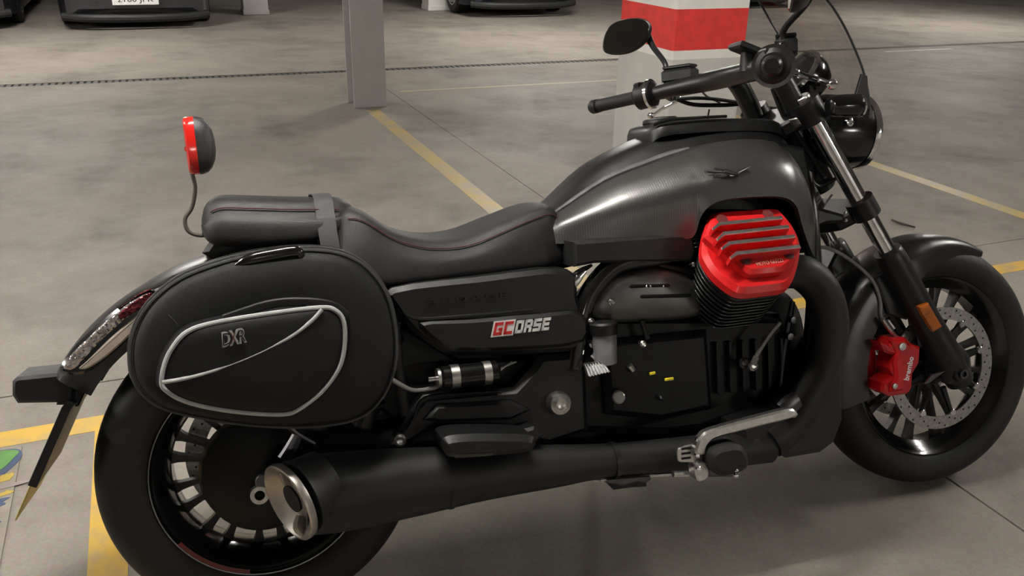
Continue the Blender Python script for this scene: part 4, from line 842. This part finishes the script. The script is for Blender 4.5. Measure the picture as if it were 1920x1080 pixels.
# fly screen: a curved clear sheet, flat at the sides, bulging forward at its middle
rows = []
prof_s = cr([(.965, 1.447, .112), (1.0, 1.443, .118), (1.065, 1.427, .121), (1.13, 1.398, .121), (1.19, 1.364, .120), (1.24, 1.327, .115), (1.285, 1.285, .095), (1.31, 1.258, .06), (1.318, 1.248, .02)], 4)
for z, xm, hwid in prof_s:
    rows.append([V((xm+.045*(1-s_*s_)*(hwid/.12)**2, s_*hwid, z+.006*(1-s_*s_))) for s_ in [-1+2*j/14 for j in range(15)]])
sh = part(M().shell(rows, (-.003, 0, -.001)), 'wind_shield', SHIELD, None, 60, 'clear wind shield above the headlight')
edge = [r[0] for r in rows]+[rows[-1][j] for j in range(1, 14)]+[r[-1] for r in reversed(rows)]
part(M().tube([p_+V((-.0015, 0, 0)) for p_ in edge], .0028, 6), 'shield_edge', mat('shield_edge', (.12, .12, .12), .12, metal=.8), sh)
for s in (-1, 1):
    part(M().slab([(0, 0), (.05, .0), (.045, .075), (.03, .08)], (1.375, .135*s, .985), (1, 0, 0), (0, 0, 1), -.004, .004, .001), 'shield_bracket', SATIN)
    part(M().tube([V((1.37, .10*s, .985)), V((1.345, .155*s, .992))], .010, 10), 'indicator_stalk', SATIN)
    part(M().tube([V((1.295, .165*s, .993)), V((1.305, .165*s, .993)), V((1.36, .165*s, .992)), V((1.375, .165*s, .991))], [.016, .024, .027, .024], 18, 2), 'indicator', GLOSS)
    part(M().lathe([(0, .0265), (.005, .0265), (.008, .022), (.009, 0)], (1.372, .165*s, .991), (1, 0, 0), 18), 'indicator_lens', CHROME)

# ---------------- handlebar, controls, mirrors
BE = V((.978, -.425, 1.057)); BM = V((1.175, -.14, 1.088)); BC = V((1.195, 0, 1.092))
def mir(p_): return V((p_.x, -p_.y, p_.z))
bar = part(M().tube([mir(BE), mir(BM.lerp(BE, .45)), mir(BM), BC, BM, BM.lerp(BE, .45), BE], [.0125, .0195, .025, .025, .025, .0195, .0125], 16, 6), 'handlebar', SATIN, label='black drag handlebar')
for s in (-1, 1):
    part(M().tube([(1.185, .085*s, 1.090), (1.215, .086*s, 1.075), (1.245, .088*s, 1.03), (1.272, .09*s, .975), (1.276, .09*s, .955)], [.020, .024, .024, .024, .023], 16, 5), 'riser', SATIN)
    part(M().lathe([(-.012, .024), (.004, .026), (.008, .023)], (1.272, .09*s, .975), (-.35, 0, 1), 20), 'riser_collar', ALU)
    e = BE if s < 0 else mir(BE); mid = BM.lerp(BE, .45) if s < 0 else mir(BM.lerp(BE, .45)); dr = (e-mid).normalized()
    g0 = e-dr*.125
    part(M().tube([g0, g0+dr*.01, g0+dr*.11, g0+dr*.118], [.019, .0175, .0175, .019], 18), 'grip', RUB)
    part(M().lathe([(0, .015), (.004, .0195), (.018, .0195), (.026, .014), (.027, 0)], e-dr*.004, dr, 20), 'bar_end', SATIN)
    sw = part(M().tube([g0-dr*.062, g0-dr*.055, g0-dr*.012, g0-dr*.004], [.022, .034, .036, .027], 18), 'switch_housing', PLASTIC)
    part(M().tube([g0-dr*.052, g0-dr*.044], .0395 if s > 0 else .044, 28), 'switch_ring', CHROME, sw)
    part(M().box(g0-dr*.03+V((-.012, 0, .026)), (.03, .03, .016), ch=.004), 'switch_button', SATIN, sw)
    # lever: pivots ahead of the switch housing and runs outwards in front of the grip
    pv = g0-dr*.065+V((.045, 0, -.012))
    lv = [pv]+[V((p_.x, p_.y*-s, p_.z)) for p_ in (q(1502, 141, .27), q(1532, 149, .34), q(1560, 158, .395))]
    lev = part(M().tube(lv, [.010, .0075, .006, .0055], 10, 5, flat=.6), 'brake_lever' if s < 0 else 'clutch_lever', CHROME)
    part(M().ball(lv[-1]+dr*.004, .0105, 10), 'lever_ball', CHROME, lev)
    part(M().tube([g0-dr*.085+V((.01, 0, 0)), pv], [.019, .014], 12), 'lever_perch', SATIN)
    rc = g0-dr*.105+V((.03, 0, .036))
    ang = math.atan2(dr.y, dr.x); res = part(M().box(rc, (.085, .046, .040), MX.Rotation(ang, 3, 'Z'), .009), 'master_reservoir', PLASTIC)
    part(M().box(rc+V((0, 0, .022)), (.08, .042, .008), MX.Rotation(ang, 3, 'Z'), .003), 'reservoir_lid', SATIN, res)
    # mirror
    st0 = g0-dr*.07+V((.02, 0, .02))
    mc = V((1.066, .385*s, 1.238)) if s > 0 else V((1.050, -.40, 1.203))
    part(M().lathe([(-.012, .009), (.012, .009), (.016, .006)], st0+V((0, 0, .012)), (0, 0, 1), 8), 'mirror_nut', CHROME)
    part(M().tube([st0, st0+V((.004, .0, .05)), st0.lerp(mc, .6)+V((.032, 0, .02)), mc+V((.05, 0, .012))], [.0075, .007, .008, .012], 12, 6), 'mirror_stem', SATIN)
    mf = V((-.80, -.48*s if s < 0 else -.60, .10)).normalized()
    me1 = V((0, 0, 1)); me1 = (me1-mf*me1.dot(mf)).normalized(); me2 = me1.cross(mf)
    if me2.y*s < 0: me2 = -me2
    shp = [(-.078, -.028), (-.05, -.044), (0, -.046), (.045, -.028), (.066, .002), (.066, .024), (.045, .040), (0, .047), (-.05, .040), (-.074, .012)]
    outl = cr([(-a, b) for a, b in shp], 4, True)
    loops = [[mc+me2*(a*k)+me1*(b*k)+mf*t for a, b in outl] for k, t in ((.40, -.030), (.75, -.022), (.96, -.008), (1, .0), (1, .006), (.96, .008))]
    mh = part(M().loft(loops), 'mirror', SATIN, None, 50, 'rear view mirror')
    part(M().loft([[mc+me2*(a*k)+me1*(b*k)+mf*t for a, b in outl] for k, t in ((.95, .0075), (.93, .0095))]), 'mirror_glass', mat('mirror_dark_reflection', (.11, .11, .10), .015, metal=1, rvar=.01, var=.02), mh)  # dark reflection put into the glass colour
# instrument: round gauge behind the shield
IC = V((1.335, -.01, 1.075)); IN = V((-.80, -.0, .6)).normalized()
gau = part(M().lathe([(-.05, .02), (-.045, .05), (-.02, .062), (.0, .064), (.012, .063)], IC, IN, 36), 'instrument', GLOSS, label='round instrument with chrome rim')
part(M().lathe([(.008, .060), (.012, .066), (.02, .064), (.02, .056), (.012, .056)], IC, IN, 36, True), 'instrument_rim', CHROME, gau)
part(M().lathe([(.010, .057), (.012, 0)], IC, IN, 32), 'instrument_face', mat('instrument_glass', (.02, .02, .02), .06), gau)
part(M().tube([IC-IN*.04, V((1.30, 0, 1.0))], [.022, .02], 10), 'instrument_stay', SATIN)
# phone clamp on the bar
PHo = BM.lerp(BC, .9)+V((-.01, 0, .05))
part(M().box(PHo, (.07, .055, .018), MX.Rotation(.35, 3, 'Y'), .005), 'phone_clamp', PLASTIC); part(M().tube([PHo-V((0, 0, .05)), PHo], [.020, .014], 12), 'clamp_stem', PLASTIC)
part(M().box(PHo+V((.045, 0, -.012)), (.03, .04, .022), None, .004), 'phone_clamp', PLASTIC)
# hoses from the clutch side
e = mir(BE); g0 = e-(e-mir(BM.lerp(BE, .45))).normalized()*.125
part(M().tube(qs([(1262, 183), (1300, 196), (1360, 197), (1410, 195), (1450, 215)], -.20), .0055, 8, 4), 'clutch_hose', RUB); part(M().tube(qs([(1268, 186), (1310, 184), (1350, 187), (1400, 195)], -.19), .0045, 8, 4), 'wiring', RUB)
part(M().tube(qs([(1310, 162), (1325, 180), (1350, 192)], -.2), .0035, 8, 3), 'wiring', CABLE)
part(M().tube(qs([(1330, 205), (1325, 230), (1324, 250)], -.3), .0025, 6), 'wiring', SATIN)
part(M().tube(qs([(1450, 165), (1470, 215), (1500, 262), (1545, 330)], .04), .008, 8, 4), 'wiring_loom', RUB); part(M().tube(qs([(1490, 180), (1515, 245), (1525, 300)], .03), .006, 8, 4), 'wiring_loom', RUB)
part(M().tube(qs([(1480, 285), (1510, 320), (1535, 350), (1575, 330)], .05), .005, 8, 4), 'wiring_loom', SATIN)
# side stand on the far side, down to the floor
ft_ = BIKE_I @ (BIKE_M @ V((.80, .12, .25))); tgt = BIKE_M @ V((.92, .42, .14)); tgt.z = .008; tl_ = BIKE_I @ tgt
sst = part(M().tube([V((.78, .13, .24)), V((.80, .20, .20)), tl_], [.016, .015, .013], 12, 3), 'side_stand', SATIN); part(M().box(tl_, (.07, .04, .012), None, .004), 'stand_foot', SATIN, sst)

# ---------------- pod on a wire behind the pillion
pod = part(M().tube(qs([(360, 325), (366, 352), (360, 388), (347, 410), (352, 432), (372, 441), (400, 440)], 0), .0042, 10, 5), 'lamp_stalk', STALK, label='thin bent stalk holding a red faced pod')
pa, pb = q(351, 219, 0), q(365, 328, 0); pc_ = (pa+pb)/2; ph = (pa-pb).length/2; pup = (pa-pb).normalized(); pf = V((-.99, -.05, .0)); pf = (pf-pup*pf.dot(pup)).normalized(); psd = pup.cross(pf)
oval = [(math.copysign(abs(math.cos(t))**.7, math.cos(t)), math.copysign(abs(math.sin(t))**.85, math.sin(t))) for t in [2*math.pi*i/40 for i in range(40)]]
def podl(k, kk, d): return [pc_+psd*(a*.040*k)+pup*(b*ph*kk)-pf*d for a, b in oval]
part(M().loft([podl(.80, .92, -.010), podl(.97, .985, -.006), podl(1, 1, .004), podl(1, 1, .010)]), 'pod_lens', REDLENS, pod, 50, 'glossy red face')
part(M().loft([podl(1, 1, .010), podl(1.01, 1, .016), podl(.97, .94, .027), podl(.86, .78, .036), podl(.6, .52, .043), podl(.3, .25, .046)]), 'pod_shell', PODG, pod, 60, 'dark grey rounded shell')
part(M().box(pc_+pf*.006-pup*.006-psd*.012, (.010, .062, .010), None, .002), 'pod_rib', REDLENS, pod)

# ================================================================== saddlebag hung over the seat
bag = empty('saddlebag', loc=(BX, BY, BZ), rot=(-LEAN, 0, HEAD)); tag(bag, 'black soft saddlebag with light grey piping on the motorcycle flank', 'saddlebag')
bo = [(248, 660), (254, 612), (282, 560), (335, 515), (400, 488), (470, 470), (560, 460), (632, 466), (685, 495), (720, 545), (735, 605), (735, 670), (712, 730), (665, 770), (580, 784), (480, 782), (380, 768), (300, 746), (258, 706)]
P0 = [V((p_.x, p_.z)) for p_ in qs(bo, .20)]; P0 = [V(a) for a in cr([tuple(a) for a in P0], 4, True)]; ce = sum(P0, V((0, 0)))/len(P0)
def bl_(y, k, dz=0): k *= .975; return [V((ce.x+(a.x-ce.x)*k, y, ce.y+(a.y-ce.y)*k+dz)) for a in P0]
part(M().loft([bl_(-.135, .90), bl_(-.15, .97), bl_(-.19, 1.01), bl_(-.235, 1.02), bl_(-.265, 1.0), bl_(-.285, .96), bl_(-.295, .90), bl_(-.297, .6)]), 'bag_body', BAG, bag, 60)
for (yy, k) in ((-.276, 1.000), (-.250, 1.022)):
    l = bl_(yy, k); part(M().tube(l+[l[0]], .0034, 6), 'zip_tape', WEB, bag)
l = bl_(-.2, 1.012); part(M().tube(l+[l[0]], .004, 6), 'edge_binding', BAGP, bag)
# bulging outer pocket with reflective piping
po = [(303, 717), (309, 682), (325, 650), (352, 622), (400, 606), (500, 589), (600, 577), (630, 583), (645, 605), (646, 650), (635, 692), (602, 736), (560, 768), (532, 777), (470, 775), (400, 766), (345, 752), (312, 733)]
Q0 = [V((p_.x, p_.z)) for p_ in qs(po, .325)]; Q0 = [V(a) for a in cr([tuple(a) for a in Q0], 4, True)]; cq = sum(Q0, V((0, 0)))/len(Q0)
def pk_(y, k): return [V((cq.x+(a.x-cq.x)*k, y, cq.y+(a.y-cq.y)*k)) for a in Q0]
pocket = part(M().loft([pk_(-.285, 1.10), pk_(-.30, 1.075), pk_(-.315, 1.03), pk_(-.322, .995), pk_(-.328, .92), pk_(-.333, .7), pk_(-.335, .3)]), 'outer_pocket', BAGP, bag, 60)
l = pk_(-.323, 1.0); part(M().tube(l+[l[0], l[1]], .0042, 8), 'piping', PIPE, bag, label='light grey reflective piping')
part(M().tube(qs([(305, 717), (350, 709), (400, 695), (450, 677), (500, 655), (550, 628), (585, 601), (604, 580)], .332), .0034, 8, 4), 'piping', PIPE, bag)
arc = qs([(420, 598), (500, 572), (560, 566), (620, 572), (650, 592)], .315); part(M().tube(arc, .008, 8, 4, flat=.5), 'pocket_zip', BAGP, bag)
hn = qs([(442, 498), (470, 486), (520, 476), (553, 471), (562, 478), (560, 490)], .285); part(M().tube(hn, [.004, .011, .012, .011, .009, .004], 12, 4), 'carry_handle', GLOSS, bag)
for (u, v) in ((695, 545), (325, 628)):
    p = q(u, v, .285); part(M().box(p, (.010, .006, .022), MX.Rotation(-.5 if u > 500 else .7, 3, 'Y'), .002), 'zip_pull', GREYMET, bag); part(M().ball(p+V((.004, -.002, -.014)), .004, 8), 'zip_ring', CHROME, bag)
part(M().tube(qs([(315, 590), (330, 605), (345, 625)], .295), .0015, 6), 'bag_seam', WEB, bag); part(M().tube(qs([(650, 625), (690, 610), (715, 595)], .29), .0015, 6), 'bag_seam', WEB, bag)
part(M().tube(qs([(700, 560), (735, 600), (745, 680), (760, 780)], .17), [.010, .012, .012, .010], 8, 4, flat=.4), 'side_strap', BAGP, bag)
# logo on the pocket
LO = q(437, 633, .3372); lex = q(460, 628, .3372)-q(414, 638, .3372)
LG = mat('logo_outline', (.40, .41, .40), .5)
text('bag_logo', 'DXR', .05, LO, lex, (.12, 0, 1), LG, bag, bold=.0022, shear=.25, fit=(lex.length, .026))
text('bag_logo_fill', 'D R', .05, LO+V((0, -.0008, 0)), lex, (.12, 0, 1), BAGP, bag, shear=.25, bold=-.0004, fit=(lex.length*.93, .020))
text('bag_logo_fill', 'X', .05, LO+V((0, -.0010, 0)), lex, (.12, 0, 1), mat('logo_dark_red', (.10, .01, .015), .5), bag, shear=.25, fit=(lex.length*.30, .019))
# strap over the pillion seat
def strap_ring(x0, x1):
    rows = []
    k = min(ps, key=lambda k: abs(k[0]-(x0+x1)/2)); x, zt, zb, wt, wb = k
    prof = [(-.172, .70), (-.150, .745), (-.138, .785), (-wt-.012, lerp(zt, zb, .5)), (-wt-.006, zt-.034), (-wt*.86, zt-.006), (-wt*.5, zt+.005), (0, zt+.006), (wt*.5, zt+.005), (wt*.86, zt-.006), (wt+.006, zt-.034), (wt+.012, lerp(zt, zb, .5)), (.138, .785), (.15, .74)]
    for y, z in cr(prof, 3): rows.append([V((x0+(.0 if z > .8 else (.8-z)*.06), y, z)), V((x1+(.0 if z > .8 else (.8-z)*.06), y, z))])
    return M().shell(rows, lambda p_: V((0, -math.copysign(.0025, p_.y) if abs(p_.y) > .1 else 0, -.0025)))
part(strap_ring(.150, .186), 'seat_strap', WEB, bag, 50, 'grey webbing strap across the pillion seat')
part(M().tube([(.149, -.125, .80), (.149, -.13, .755)], .002, 6), 'strap_edge', BAGP, bag)
for s_, (u, v) in ((1, (455, 475)), (1, (620, 470))): pass
